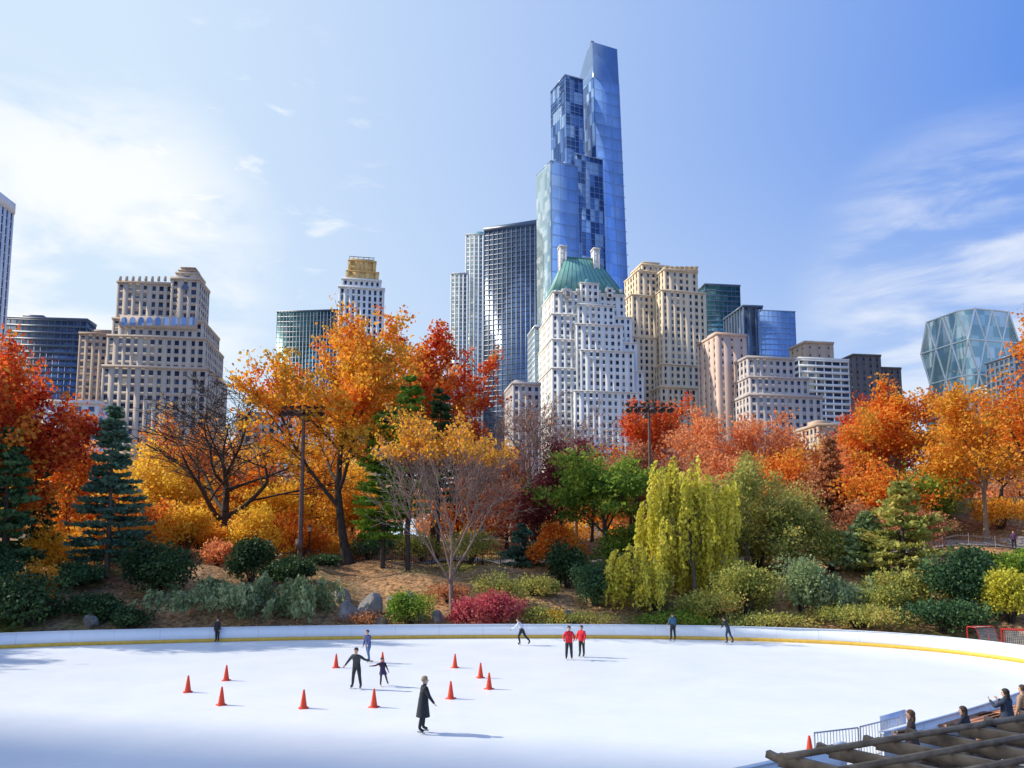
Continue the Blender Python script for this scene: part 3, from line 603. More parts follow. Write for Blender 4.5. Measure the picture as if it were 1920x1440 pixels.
for i,(u,D,a,b_,vt,m,n) in enumerate([(130,74,60,200,810,L_orange,6000),(270,90,200,340,815,L_yellow,6500),(345,98,280,420,760,L_orange,6000),(320,88,250,390,870,L_yellow,5500),(470,92,410,545,840,L_orange,6500),(520,86,470,580,900,L_yellow,5000),(590,96,540,650,830,L_gold,6000),(420,104,350,500,800,L_gold,5000),(660,100,600,730,850,L_yellow,5500),(220,82,150,280,900,L_yellow,4500),(90,84,20,160,880,L_yellow,5000),(900,96,850,960,840,L_rust,4500),(380,84,330,440,940,L_gold,3500),(1560,98,1500,1640,850,L_orange,5500),(1270,92,1210,1340,850,L_rust,5500),(1800,96,1730,1880,790,L_orange,6000),(1880,92,1820,1950,780,L_salmon,5500),(1110,98,1050,1180,830,L_orange,4500),(950,100,900,1010,830,L_rust,4500),(1740,80,1690,1800,880,L_green,4000),
   (1520,84,1450,1590,880,L_rust,5500),(1640,78,1580,1710,860,L_orange,5000),(1360,84,1290,1430,850,L_salmon,5500),(1600,88,1540,1670,840,L_salmon,5000),(1470,88,1400,1540,840,L_orange,5000),(1780,84,1720,1840,860,L_orange,4500),(280,76,220,350,940,L_orange,4000),(520,82,460,580,960,L_orange,3500),(630,86,580,690,900,L_gold,4000),(950,90,880,1020,900,L_salmon,4500),(860,92,800,920,900,L_orange,4000),(700,94,650,760,900,L_yellow,4000)]):
    tree('autumn_tree',u,D,a,b_,vt,mD(m),n,.27,200+i,.2,SP(t0=[.2,.2,.2,.2],max=2,k=[12,8]),minlvl=1,sig=.6)
def woods():
    rs=np.random.RandomState(9); parts=[]; C={0:[],1:[],2:[]}; Dd={0:[],1:[],2:[]}; S=[]
    for i in range(120):
        D=rs.uniform(112,200); x=rs.uniform(-.75,.75)*D; z=terr(x,D); h=rs.uniform(7,11)+ (2 if x>30 else 0); m=rs.choice([0,0,1,1,2])
        c,d=lumps(rs,x,D,z+h*.62,rs.uniform(4,6),5,h*.42,16,1400,.3); C[m].append(c); Dd[m].append(d); S.append((x,D,z-.2,x,D,z+h*.7,.3,.12,0))
    parts.append((*tubes(S,6),0))
    for m in C:
        c=np.concatenate(C[m]); d=np.concatenate(Dd[m]); v,f=leaves(c,.42,rs,1.3,d,1.0); parts.append((v,f,m+1))
    mesh_np('background_trees',parts,[bark_d,L_salmon,L_gold,L_rust])
woods()
willow('willow_shrub',400,57.5,298,505,1082,[bark_g,L_sage],91,ns=560,size=.17,r0=.08,low=.0,lpm=11,S=SP(max=2,t0=[.1,.2,.2],ang=[55,50,40]))
willow('willow_shrub',565,58,495,640,1070,[bark_g,L_sage],92,ns=480,size=.17,r0=.08,low=.0,lpm=11,S=SP(max=2,t0=[.1,.2,.2],ang=[55,50,40]))
willow('weeping_cedar',1545,58,1478,1612,1072,[bark_g,L_sage],93,ns=300,size=.17,r0=.08,low=.0,S=SP(max=2,t0=[.2,.2,.2],ang=[55,50,40]))
for i,(nm,u,D,a,b_,vt,m,n,sz) in enumerate([
 ('rhododendron_bush',290,60,225,372,1018,L_dark,6000,.2),('rhododendron_bush',470,66,425,520,1022,L_dark,4500,.2),('rhododendron_bush',540,64,490,595,1050,L_dark,4500,.18),
 ('rhododendron_bush',60,52.5,-40,135,1092,L_dark,6500,.18),('rhododendron_bush',190,54.5,130,230,1120,L_dark,3500,.18),('green_bush',770,57.5,725,815,1112,L_green,3500,.13),
 ('red_bush',880,57,835,930,1128,L_crimson,3500,.14),('red_bush',935,57.3,890,985,1116,L_crimson,3800,.14),('yew_bush',1065,66,1015,1112,1020,L_dark,4500,.18),('juniper_bush',1115,61,1065,1165,1062,L_pine,4500,.15),
 ('orange_bush',1045,72,990,1100,992,L_orange,4500,.18),('yew_bush',1225,60,1180,1275,1075,L_olive,3000,.15),('green_bush',1400,58,1330,1470,1070,L_olive,5500,.16),('green_bush',1330,57.5,1270,1390,1110,L_olive,3500,.15),
 ('green_bush',1500,57.5,1450,1555,1050,L_sage,3500,.15),('green_bush',1680,56.5,1610,1760,1080,L_olive,5500,.16),('holly_bush',1800,54.5,1730,1870,1040,L_pine,6500,.18),('yellow_bush',1890,52.5,1835,1950,1080,L_willow,6500,.16),('holly_bush',1930,58,1870,2010,1035,L_green,5000,.18),
 ('orange_bush',405,70,372,440,1015,L_salmon,3000,.16),('yellow_bush',340,76,290,400,960,L_yellow,4500,.2),('green_bush',930,60,880,990,1080,L_olive,3000,.13),('green_bush',600,72,560,640,1045,L_pine,1800,.16),
 ('groundcover',1250,56.5,1180,1330,1150,L_green,2500,.12),('groundcover',1440,55.5,1350,1530,1152,L_olive,3000,.12),('groundcover',1600,54.5,1520,1700,1140,L_olive,4000,.13),('groundcover',1080,57,1010,1160,1152,L_olive,2000,.12),('groundcover',250,54,200,310,1140,L_dark,2500,.14),('groundcover',1760,52.5,1690,1850,1130,L_pine,4000,.15),
 ('yellow_bush',480,76,425,540,955,L_yellow,4500,.2),('yellow_bush',180,70,120,245,985,L_gold,4000,.2),('purple_bush',1000,78,950,1050,930,L_brown,3500,.2),('green_bush',1300,70,1250,1360,960,L_green,4000,.2),('rust_bush',1480,76,1420,1560,930,L_olive,4500,.2),('rust_bush',1600,74,1540,1660,950,L_rust,4500,.2),('orange_bush',690,57.2,640,735,1150,L_rust,1000,.12),('yellow_bush',1040,57.2,1015,1062,1148,L_yellow,900,.12),('yellow_bush',1300,57,1280,1330,1150,L_yellow,700,.12),
 ('yellow_bush',100,66,40,170,1000,L_yellow,4500,.18),('orange_bush',560,78,510,615,985,L_orange,3500,.18),('yellow_bush',250,72,190,320,985,L_gold,4500,.2),('rust_bush',880,76,820,940,1000,L_olive,3000,.16),('rust_bush',1180,70,1120,1240,985,L_green,4000,.18),('green_bush',1560,66,1490,1630,1000,L_olive,5000,.17),('rust_bush',1720,70,1650,1790,960,L_rust,4500,.18),('green_bush',1850,62,1790,1910,1040,L_green,3500,.16),('green_bush',1420,70,1350,1500,990,L_olive,4500,.17),('green_bush',-10,55,-80,60,1050,L_pine,4500,.18),('green_bush',135,60,90,200,1060,L_pine,3500,.17),
 ('green_bush',690,80,640,745,1000,L_pine,3000,.18),('green_bush',790,80,740,850,1005,L_olive,3000,.18),('green_bush',1000,62,955,1050,1085,L_olive,2500,.14),('green_bush',840,62,800,885,1100,L_rust,1500,.13),('orange_bush',640,80,600,690,1000,L_gold,2500,.16),('rust_bush',1000,57.5,960,1040,1135,L_olive,1500,.12),('rust_bush',1880,78,1820,1960,935,L_gold,3500,.18),('yellow_bush',370,78,320,430,985,L_gold,3500,.18)]):
    shrub(nm,u,D,a,b_,vt,mD(m),n,sz,300+i)
tree('maple_sapling',78,54.5,45,125,1045,mD(L_gold),1100,.2,95,.06,SP(max=2,k=[8,5],t0=[.15,.2]),sig=.2,minlvl=1)
for i,(x,y,h) in enumerate([(-50,60,20),(-56,50,21),(-58,38,16),(-48,66,22)]):
    tree('autumn_tree',0,0,0,0,0,mD([L_gold,L_red,L_orange,L_oak][i]),6500,.36,400+i,.35,pt=(Vector((x,y,terr(x,y))),h,10,0))
# ---------------------------------------------------------------- poles
pole_m=pmat('pole_brown',(.13,.075,.065),.6,var=.25); lampg=pmat('lamp_lens',(.35,.36,.38),.2,var=.1)
def cyl(p,q,r0,r1,n=14): 
    v,f=tubes([(*p,*q,r0,r1)],n); f=f.tolist(); return v,f
def floodlight(u,D,vtop,r,arms,seed):
    p=at(u,950,D); z=terr(p.x,D); top=at(u,vtop,D); e=bpy.data.objects.new('floodlight_pole',None); e.location=(p.x,D,z); link(e)
    H=top.z-z; v,f=cyl((0,0,-.3),(0,0,H),r,r*.6); mesh_np('pole',[(v,f,0)],[pole_m],parent=e,smooth=True)
    parts=[(*tubes([(-arms,0,H-.5,arms,0,H-.5,.09,.09),(0,-arms*.8,H-.9,0,arms*.8,H-.9,.09,.09),(0,0,H-1.6,-arms*.7,0,H-.5,.05,.05),(0,0,H-1.6,arms*.7,0,H-.5,.05,.05)],6),0)]
    S=[];Lz=[]
    for i in range(6):
        x=-arms+2*arms*i/5; S.append((x,-.1,H-.45,x+(.12 if x>0 else -.12),-.15,H-.1,.06,.3)); S.append((x,-.1,H-.55,x,-.45,H-.85,.14,.36)); Lz.append((x,-.45,H-.85,x,-.50,H-.89,.33,.33))
    for sgn in (-1,1): S.append((0,sgn*arms*.8,H-.85,.0,sgn*arms*.9,H-1.2,.14,.36))
    parts.append((*tubes(S,10),0)); mesh_np('floodlights',parts,[pole_m],parent=e)
    mesh_np('lenses',[(*tubes(Lz,10),0)],[lampg],parent=e)
    mesh_np('junction_box',[(*boxes([(-.3,.3,-.5,-.2,1.2,2.2)]),0)],[pole_m],parent=e)
floodlight(565,71,760,.24,1.7,1); floodlight(1220,73,754,.18,1.95,2)
def park_lamp(u,D):
    p=at(u,1030,D); z=terr(p.x,D); e=bpy.data.objects.new('street_lamp',None); e.location=(p.x,D,z); link(e)
    v,f=tubes([(0,0,-.1,0,0,.5,.16,.10),(0,0,.5,0,0,3.0,.07,.05),(0,0,3,0,0,3.12,.12,.14),(0,0,3.55,0,0,3.8,.22,.04),(0,0,3.8,0,0,3.95,.04,.01)],10); mesh_np('post',[(v,f,0)],[iron],parent=e)
    v,f=tubes([(0,0,3.12,0,0,3.55,.13,.2)],10); mesh_np('lantern',[(v,f,0)],[pmat('lantern_glass',(.55,.52,.45),.3)],parent=e)
for u,D in ((580,77),(905,77),(1010,77),(1530,76)): park_lamp(u,D)
# ---------------------------------------------------------------- cones
cone_m=pmat('cone_orange',(.78,.06,.015),.5,var=.12,scale=8)
def traffic_cone(u,v,h=.72):
    p=ground(u,v); prof=[(.145,.03),(.135,.06),(.105,.25),(.075,.45),(.05,.62),(.035,.70),(.028,.72),(.018,.72),(.018,.6)]
    V_=[];F_=[];n=18
    for r,z in prof: V_+=[(r*math.cos(i*6.283/n),r*math.sin(i*6.283/n),z*h/.72) for i in range(n)]
    for j in range(len(prof)-1): F_+=[[j*n+i,j*n+(i+1)%n,(j+1)*n+(i+1)%n,(j+1)*n+i] for i in range(n)]
    a,c=.19,.15
    base=[(-c,-a),(c,-a),(a,-c),(a,c),(c,a),(-c,a),(-a,c),(-a,-c)]
    k=[(x,y,.003) for x,y in base]+[(x,y,.028) for x,y in base]+[(x*.9,y*.9,.038) for x,y in base]
    kf=[[i,(i+1)%8,8+(i+1)%8,8+i] for i in range(8)]+[[8+i,8+(i+1)%8,16+(i+1)%8,16+i] for i in range(8)]
    mesh_np('traffic_cone',[(V_,F_,0),(k,kf,0),([k[i] for i in range(16,24)],[list(range(8))],0)],[cone_m],(p.x,p.y,0),rotz=random.uniform(0,1.5),smooth=False)
random.seed(4)
for u,v in [(352,1298),(424,1276),(415,1322),(569,1328),(630,1252),(717,1248),(701,1326),(845,1310),(853,1252),(901,1271),(917,1292),(1675,1412),(1519,1426)]: traffic_cone(u,v)
# ---------------------------------------------------------------- people
matc={}
def cm(c,rough=.8):
    k=tuple(round(x,3) for x in c)
    if k not in matc: matc[k]=pmat('cloth_%d'%len(matc),c,rough,var=.25,scale=9,bump=.1)
    return matc[k]
skin_c=(.60,.36,.26)
steel=pmat('steel',(.5,.5,.52),.3,metal=.9,var=.05)
def dv(f,s): f,s=R(f),R(s); return Vector((math.sin(s),math.sin(f)*math.cos(s),-math.cos(f)*math.cos(s)))
def person(name,x,y,z,heading,Ht,top=(.03,.03,.035),legs=(.02,.02,.025),shoe=(.03,.03,.03),hairc=(.06,.035,.02),
           la=((5,-10),(18,-4)),ra=((5,10),(18,4)),ll=((4,-4),(-2,-2)),rl=((-2,4),(-6,2)),lean=3,side=0,skates=True,coat=None,hair='short',gloves=None,fat=1.0,hat=None):
    k=Ht/1.75; root=bpy.data.objects.new(name,None); root.location=(x,y,z); root.rotation_euler=(0,0,R(heading)); link(root)
    up=Vector((math.sin(R(side)),math.sin(R(lean)),math.cos(R(lean)))).normalized(); J={}; g=1.2*fat
    pel=Vector((0,0,0)); P=lambda h:pel+up*h
    hu=(up+Vector((0,0,1))).normalized(); nb=P(.47)
    def j(n,p,a,b_): J[n]=(p,(a,b_))
    j('pel',pel,.155*g,.115*g); j('waist',P(.16),.135*g,.10*g); j('chest',P(.33),.160*g,.110*g); j('nb',nb,.075*g,.070*g); j('neck',nb+hu*.06,.062,.064)
    hb=nb+hu*.11; j('chin',hb+Vector((0,.018,0)),.078,.090); j('hm',hb+hu*.088,.098,.118); j('ht',hb+hu*.168,.082,.098)
    E=[('pel','waist','torso'),('waist','chest','torso'),('chest','nb','torso'),('nb','neck','neck'),('neck','chin','head'),('chin','hm','head'),('hm','ht','head')]
    low=0
    for s,(sg,lg) in (('L',(-1,ll)),('R',(1,rl))):
        hip=pel+Vector((sg*.09,0,-.06)); kn=hip+dv(*lg[0])*.42; an=kn+dv(*lg[1])*.42
        fw=dv(lg[1][0]+88,lg[1][1]); to=an+Vector((fw.x*.17,fw.y*.17,min(fw.z,.4)*.17-.05))
        j('hip'+s,hip,.098*g,.104*g); j('th'+s,hip.lerp(kn,.45),.084*g,.09*g); j('kn'+s,kn,.062*g,.066*g); j('ca'+s,kn.lerp(an,.35),.06*g,.067*g); j('an'+s,an,.046*g,.05*g); j('to'+s,to,.045,.038)
        E+=[('pel','hip'+s,'leg'),('hip'+s,'th'+s,'leg'),('th'+s,'kn'+s,'leg'),('kn'+s,'ca'+s,'leg'),('ca'+s,'an'+s,'leg'),('an'+s,'to'+s,'shoe')]
        low=min(low,an.z-.10,to.z-.045)
    hands=[]
    for s,(sg,ar) in (('L',(-1,la)),('R',(1,ra))):
        sh=P(.43)+Vector((sg*.185,0,0)); el=sh+dv(*ar[0])*.285; wr=el+dv(*ar[1])*.245; pmm=wr+dv(*ar[1])*.07
        j('sh'+s,sh,.074*g,.074*g); j('ua'+s,sh.lerp(el,.5),.060*g,.062*g); j('el'+s,el,.050*g,.050*g); j('wr'+s,wr,.034*g,.034*g); j('pm'+s,pmm,.040,.026)
        E+=[('chest','sh'+s,'torso'),('sh'+s,'ua'+s,'torso'),('ua'+s,'el'+s,'torso'),('el'+s,'wr'+s,'torso'),('wr'+s,'pm'+s,'hand')]; hands.append((sg,wr,pmm,dv(*ar[1])))
    zoff=-low+(.045 if skates else .0)
    bm=bmesh.new(); sl=bm.verts.layers.skin.verify(); bv={}
    for n in J:
        v=bm.verts.new(J[n][0]); v[sl].radius=J[n][1]; bv[n]=v
    bv['pel'][sl].use_root=True
    for a,b_,_ in E: bm.edges.new((bv[a],bv[b_]))
    bones=[(J[a][0],J[b_][0],max(J[a][1][0],.03),t) for a,b_,t in E]
    for sg,wr,pmm,d in hands:
        sx=d.cross(Vector((0,1,0)) if abs(d.y)<.85 else Vector((1,0,0))).normalized(); curl=d.cross(sx)*(-sg)
        for i,(o,l) in enumerate(((-.026,.062),(-.009,.074),(.009,.070),(.026,.055))):
            a=pmm+sx*o*.9-d*.01; b1=pmm+sx*o+d*(.03+l*.4); c1=b1+(d+curl*.5).normalized()*l*.45; d1=c1+(d*.5+curl).normalized()*l*.3
            vs=[bm.verts.new(q) for q in (a,b1,c1,d1)]
            for q,rr in zip(vs,(.011,.010,.009,.008)): q[sl].radius=(rr,rr)
            vs[0][sl].use_root=True
            for q,w in zip(vs,vs[1:]): bm.edges.new((q,w))
            bones.append((a,d1,.012,'hand'))
        a=pmm-d*.035+sx*.012; b1=a+(sx+d*.6).normalized()*.045; c1=b1+(d+sx*.2).normalized()*.035
        vs=[bm.verts.new(q) for q in (a,b1,c1)]
        for q in vs: q[sl].radius=(.011,.011)
        vs[0][sl].use_root=True
        bm.edges.new((vs[0],vs[1])); bm.edges.new((vs[1],vs[2])); bones.append((a,c1,.012,'hand'))
    me=bpy.data.meshes.new('tmp'); bm.to_mesh(me); bm.free(); o=bpy.data.objects.new('tmp',me); COL.objects.link(o)
    o.modifiers.new('s','SKIN').use_smooth_shade=True; ss=o.modifiers.new('ss','SUBSURF'); ss.levels=1; ss.render_levels=1
    dg=bpy.context.evaluated_depsgraph_get(); me2=bpy.data.meshes.new_from_object(o.evaluated_get(dg)); bpy.data.objects.remove(o)
    tags=['torso','leg','shoe','hand','head','neck']; cols={'torso':top,'leg':legs,'shoe':shoe,'hand':gloves or skin_c,'head':skin_c,'neck':top if coat else skin_c}
    me2.materials.clear()
    for t in tags: me2.materials.append(cm(cols[t],.6 if t in('head','hand') else .85))
    for p in me2.polygons:
        c=p.center; best=1e9;bt=0
        for a,b_,r,t in bones:
            ab=b_-a; q=max(0,min(1,(c-a).dot(ab)/max(ab.length_squared,1e-9))); dd=(c-(a+ab*q)).length/r**.35
            if dd<best: best=dd;bt=tags.index(t)
        p.material_index=bt; p.use_smooth=True
    me2.transform(Matrix.Scale(k,4)@Matrix.Translation((0,0,zoff))); body=bpy.data.objects.new('body',me2); link(body,root)
    T=lambda q:(Vector(q)+Vector((0,0,zoff)))*k
    def ell(nm,c,r,mat,cut=None):
        bm=bmesh.new(); bmesh.ops.create_uvsphere(bm,u_segments=14,v_segments=10,radius=1)
        for v in bm.verts: v.co=Vector((v.co.x*r[0],v.co.y*r[1],v.co.z*r[2]))
        if cut is not None: bmesh.ops.delete(bm,geom=[v for v in bm.verts if cut(v.co)],context='VERTS')
        me=bpy.data.meshes.new(nm); bm.to_mesh(me); bm.free(); me.materials.append(mat)
        for p in me.polygons: p.use_smooth=True
        me.transform(Matrix.Scale(k,4)); ob=bpy.data.objects.new(nm,me); ob.location=T(c); link(ob,root)
    hm=J['hm'][0]
    ell('hair',hm+Vector((0,-.014,.037)),(.106,.122,.118),cm(hat or hairc),cut=lambda c:(c.y>.03 and c.z<.035) or c.z<-.07)
    if hair=='long': ell('hair_back',hm+Vector((0,-.075,-.07)),(.090,.060,.17),cm(hairc))
    ell('nose',hm+Vector((0,.110,-.015)),(.013,.02,.022),cm(skin_c,.6)); 
    for sg in (-1,1): ell('eye',hm+Vector((sg*.034,.096,.012)),(.013,.010,.008),cm((.03,.02,.02))); ell('ear',hm+Vector((sg*.092,0,-.005)),(.012,.02,.03),cm(skin_c,.6))
    ell('mouth',hm+Vector((0,.096,-.055)),(.026,.01,.007),cm((.35,.10,.09)))
    if coat:
        V_=[];F_=[];n=18; hs=[.26,.16,.05,-.08]+[-.08-(coat[0]-.08)*t for t in (.33,.66,1)]
        kx=(J['knL'][0]+J['knR'][0])/2
        for jj,h in enumerate(hs):
            t=max(0,-h)/max(.4,coat[0]); c=P(h) if h>0 else kx*(min(1,-h/.42))*.8; c=Vector((c.x,c.y,h*(up.z if h>0 else 1)))
            w=(.172+(.02 if h<.1 else 0))*fat+coat[1]*t; d_=(.142+(.015 if h<.1 else 0))*fat+coat[1]*t
            V_+=[tuple(T((c.x+w*math.cos(i*6.283/n)*(1+.04*math.sin(i*2.5)),c.y+d_*math.sin(i*6.283/n),c.z))) for i in range(n)]
        for jj in range(len(hs)-1): F_+=[[jj*n+i,jj*n+(i+1)%n,(jj+1)*n+(i+1)%n,(jj+1)*n+i] for i in range(n)]
        mesh_np('coat_skirt',[(V_,F_,0)],[cm(coat[2])],parent=root,smooth=True)
    if skates:
        for s in 'LR':
            an,to=J['an'+s][0],J['to'+s][0]; d=(to-an); d=Vector((d.x,d.y,d.z+.05)).normalized()
            a=an+Vector((0,0,-.13))-d*.07; b_=a+d*.27; sd=Vector((d.y,-d.x,0)).normalized()*.004
            V_=[T(q) for q in (a-sd,b_-sd,b_+sd,a+sd)]; u2=Vector((0,0,.055)); V_+=[T(q) for q in (a-sd+u2,b_-sd+u2,b_+sd+u2,a+sd+u2)]
            mesh_np('skate_blade',[([tuple(q) for q in V_],BF.tolist(),0)],[steel],parent=root)
    return root
def gp(u,v): p=ground(u,v); return p.x,p.y,0.0
K=(.025,.025,.03)
person('ice_skater',*gp(407,1204),165,1.5,K,K,la=((0,-8),(5,-4)),ra=((0,8),(5,4)))
person('ice_skater',*gp(690,1242),150,1.66,(.07,.09,.22),(.08,.15,.30),lean=12,ll=((20,-4),(-12,-2)),rl=((-14,5),(-22,3)),la=((20,-14),(50,-8)),ra=((-10,14),(10,8)),hairc=(.12,.04,.03))
person('ice_skater',*gp(668,1292),165,1.72,(.045,.05,.055),K,lean=10,ll=((8,-12),(-4,-8)),rl=((-4,12),(-12,9)),la=((-5,-58),(10,-82)),ra=((10,38),(40,20)),hairc=(.02,.015,.012))
person('child_skater',*gp(717,1287),200,1.22,(.03,.025,.05),(.06,.04,.04),lean=8,side=8,ll=((-14,-20),(-30,-18)),rl=((2,2),(-4,2)),la=((-5,-25),(0,-25)),ra=((15,65),(20,88)),coat=(.28,.14,(.05,.03,.09)),hairc=(.03,.02,.02),fat=.9)
person('ice_skater',*gp(793,1375),-70,1.78,K,K,lean=5,ll=((6,-3),(-2,-1)),rl=((-8,3),(-14,2)),la=((4,-12),(14,-4)),ra=((20,20),(35,8)),coat=(.52,.07,K),hairc=(.38,.26,.15),fat=1.05)
person('ice_skater',*gp(979,1210),70,1.72,(.78,.78,.80),K,lean=30,ll=((30,-4),(-15,-2)),rl=((-25,6),(-45,4)),la=((40,-15),(60,-5)),ra=((-35,20),(-15,20)),hairc=(.05,.03,.02))
RED=(.72,.02,.035)
person('rink_guard',*gp(1067,1237),175,1.76,RED,K,ll=((2,-5),(-1,-3)),rl=((-1,5),(-4,3)),la=((5,-28),(60,10)),ra=((5,26),(60,-12)),coat=(.10,.02,RED),hairc=(.05,.03,.02),gloves=(.04,.04,.04),fat=1.08)
person('rink_guard',*gp(1091,1232),150,1.68,RED,K,ll=((3,-5),(0,-3)),rl=((-2,5),(-6,3)),la=((8,-16),(35,4)),ra=((8,18),(45,-6)),coat=(.10,.02,RED),hairc=(.03,.02,.02),fat=1.05)
person('ice_skater',*gp(1262,1202),20,1.76,(.06,.14,.22),K,la=((10,-14),(60,6)),ra=((0,10),(10,4)),hairc=(.09,.05,.03))
person('ice_skater',*gp(1366,1207),60,1.68,(.03,.035,.04),(.04,.06,.10),lean=26,side=-8,ll=((15,-6),(-12,-4)),rl=((-14,8),(-26,6)),la=((10,-50),(25,-60)),ra=((-10,30),(10,30)),hairc=(.03,.02,.02))
def sp(u,vhead,Y): p=at(u,vhead,Y); return p.x,Y,0.0
person('spectator',*sp(1708,1330,22.0),60,1.76,(.07,.045,.04),K,(.05,.03,.02),(.16,.08,.04),la=((20,-10),(80,20)),ra=((20,12),(85,-20)),skates=False,coat=(.35,.05,(.07,.045,.04)),hair='long',fat=1.1)
person('spectator',*sp(1812,1320,23.0),40,1.66,(.03,.03,.045),K,(.05,.03,.02),(.06,.035,.025),la=((30,-10),(85,15)),ra=((25,12),(80,-10)),lean=12,skates=False,hair='long',coat=(.25,.04,(.03,.03,.045)),fat=1.15)
person('spectator',*sp(1886,1295,25.2),30,1.76,(.03,.04,.07),K,(.05,.03,.02),(.03,.02,.015),la=((40,-30),(130,20)),ra=((40,30),(130,-20)),skates=False,hair='long',coat=(.25,.04,(.03,.04,.07)),fat=1.15)
person('spectator',*sp(1918,1292,26.0),30,1.74,(.42,.26,.16),K,(.05,.03,.02),(.06,.04,.02),skates=False,fat=1.1)
p=at(1903,1045,72); person('pedestrian',p.x,72,terr(p.x,72),150,1.7,(.10,.04,.12),K,skates=False)
# ---------------------------------------------------------------- near-right furniture
wood_m=pmat('weathered_timber',(.13,.085,.055),.85,var=.4,scale=3,col2=(.42,.30,.20),stretch=(1,1,1),bump=.5,detail=9)
bench_m=pmat('bench_wood',(.46,.20,.10),.7,var=.3,scale=5,stretch=(.4,2,2))
def beam(p,q,w,h):
    p=Vector(p);q=Vector(q);d=(q-p).normalized();s=d.cross(Vector((0,0,1))).normalized()*w/2;u_=s.cross(d).normalized()*h/2
    V_=[p-s-u_,q-s-u_,q+s-u_,p+s-u_,p-s+u_,q-s+u_,q+s+u_,p+s+u_]; return [tuple(x) for x in V_],BF.tolist()
e=bpy.data.objects.new('timber_pergola',None); link(e)
A0=ground(1462,1424,3.0); A1=ground(1895,1352,3.0); ln=(A1-A0).normalized(); rd=Vector((.60,-.80,0)).normalized()
prt=[]
for i in range(8):
    a=A0+ln*(i*1.12); b_=a+rd*4.2; prt.append((*beam(a,b_,.11,.20),0))
    t=a-rd*.22; v,f=beam(t+Vector((0,0,.045)),a,.108,.11); prt.append((v,f,0))
mesh_np('rafters',prt,[wood_m],parent=e)
prt=[]
for o,z in ((.55,-.21),(.80,-.21),(2.6,-.21),(2.85,-.21)): prt.append((*beam(A0+rd*o-ln*.5+Vector((0,0,z)),A0+rd*o+ln*9+Vector((0,0,z)),.08,.20),0))
for o in (.35,1.25,2.1): prt.append((*beam(A0+rd*o-ln*.3+Vector((0,0,.15)),A0+rd*o+ln*9+Vector((0,0,.15)),.07,.09),0))
mesh_np('cross_beams',prt,[wood_m],parent=e)
prt=[]
for o in (.675,2.725):
    for i in (0.6,4.2,7.8): q=A0+rd*o+ln*i; prt.append((*boxes([(q.x-.09,q.x+.09,q.y-.09,q.y+.09,.004,2.68)]),0))
mesh_np('posts',prt,[wood_m],parent=e)
def bench(u0,v0,u1,v1,z=.72):
    e=bpy.data.objects.new('picnic_bench',None); link(e); a=ground(u0,v0,z); b_=ground(u1,v1,z); d=(b_-a).normalized(); s=Vector((d.y,-d.x,0)); prt=[]
    for o in (-.3,-.1,.1,.3): prt.append((*beam(a+s*o,b_+s*o,.17,.045),0))
    for sd in (-.7,.7):
        for o in (-.08,.08): prt.append((*beam(a+s*(sd+o)+Vector((0,0,-.3)),b_+s*(sd+o)+Vector((0,0,-.3)),.14,.04),0))
    mesh_np('planks',prt,[bench_m],parent=e); prt=[]; L_=(b_-a).length
    for t in (.12,.5,.88):
        c=a+d*L_*t
        for sd in (-1,1): prt.append((*beam(c+s*sd*.2+Vector((0,0,-.03)),c+s*sd*.6+Vector((0,0,-z+.01)),.06,.08),0))
        prt.append((*beam(c-s*.8+Vector((0,0,-.345)),c+s*.8+Vector((0,0,-.345)),.05,.07),0))
    mesh_np('frame',prt,[iron],parent=e)
bench(1770,1362,1868,1338); bench(1850,1346,1990,1310)
galv=pmat('galvanised',(.45,.47,.5),.4,metal=.7,var=.1)
def barricade(u0,v0,u1,v1):
    a=ground(u0,v0);b_=ground(u1,v1); S=[]; up=Vector((0,0,1)); n=14
    for h in (.2,1.1): S.append((*(a+up*h),*(b_+up*h),.022,.022))
    for i in range(n+1): q=a.lerp(b_,i/n); r=.022 if i in(0,n) else .011; S.append((*(q+up*(.2 if i not in (1,n-1) else .01)),*(q+up*1.1),r,r))
    mesh_np('metal_barricade',[(*tubes(S,6),0)],[galv])
barricade(1530,1450,1612,1438); barricade(1616,1436,1690,1414)
q0=ground(1652,1408);q1=ground(1700,1393); v,f=beam(q0+Vector((0,0,.55)),q1+Vector((0,0,.55)),.05,1.0); mesh_np('rink_gate',[(v,f,0)],[pmat('gate_blue',(.42,.52,.72),.5,var=.2,scale=2)])
def goal(x,y,rot):
    e=bpy.data.objects.new('hockey_goal',None); e.location=(x,y,terr(x,y)+.05); e.rotation_euler=(0,0,R(rot)); link(e)
    S=[(-.92,0,0,-.92,0,1.22,.04,.04),(.92,0,0,.92,0,1.22,.04,.04),(-.92,0,1.22,.92,0,1.22,.04,.04),(-.92,0,.04,-.8,.9,.04,.03,.03),(.92,0,.04,.8,.9,.04,.03,.03),(-.8,.9,.04,.8,.9,.04,.03,.03),(-.92,0,1.22,-.8,.5,1.2,.03,.03),(.92,0,1.22,.8,.5,1.2,.03,.03),(-.8,.5,1.2,.8,.5,1.2,.03,.03),(-.8,.5,1.2,-.8,.9,.04,.02,.02),(.8,.5,1.2,.8,.9,.04,.02,.02)]
    mesh_np('frame',[(*tubes(S,8),0)],[pmat('goal_red',(.6,.03,.02),.4)],parent=e); Nn=[]
    for i in range(17): x_=-.8+i*.1; Nn.append((x_,.5,1.2,x_,.9,.04,.006,.006)); Nn.append((x_*1.1,0,1.2,x_,.5,1.2,.006,.006))
    for i in range(12): t=i/12; Nn.append((-.8,.5+.4*t,1.2-1.16*t,.8,.5+.4*t,1.2-1.16*t,.006,.006))
    mesh_np('net',[(*tubes(Nn,3),0)],[pmat('net_white',(.75,.75,.75),.8)],parent=e)
goal(29.8,50.3,200); goal(31.2,48.4,150)
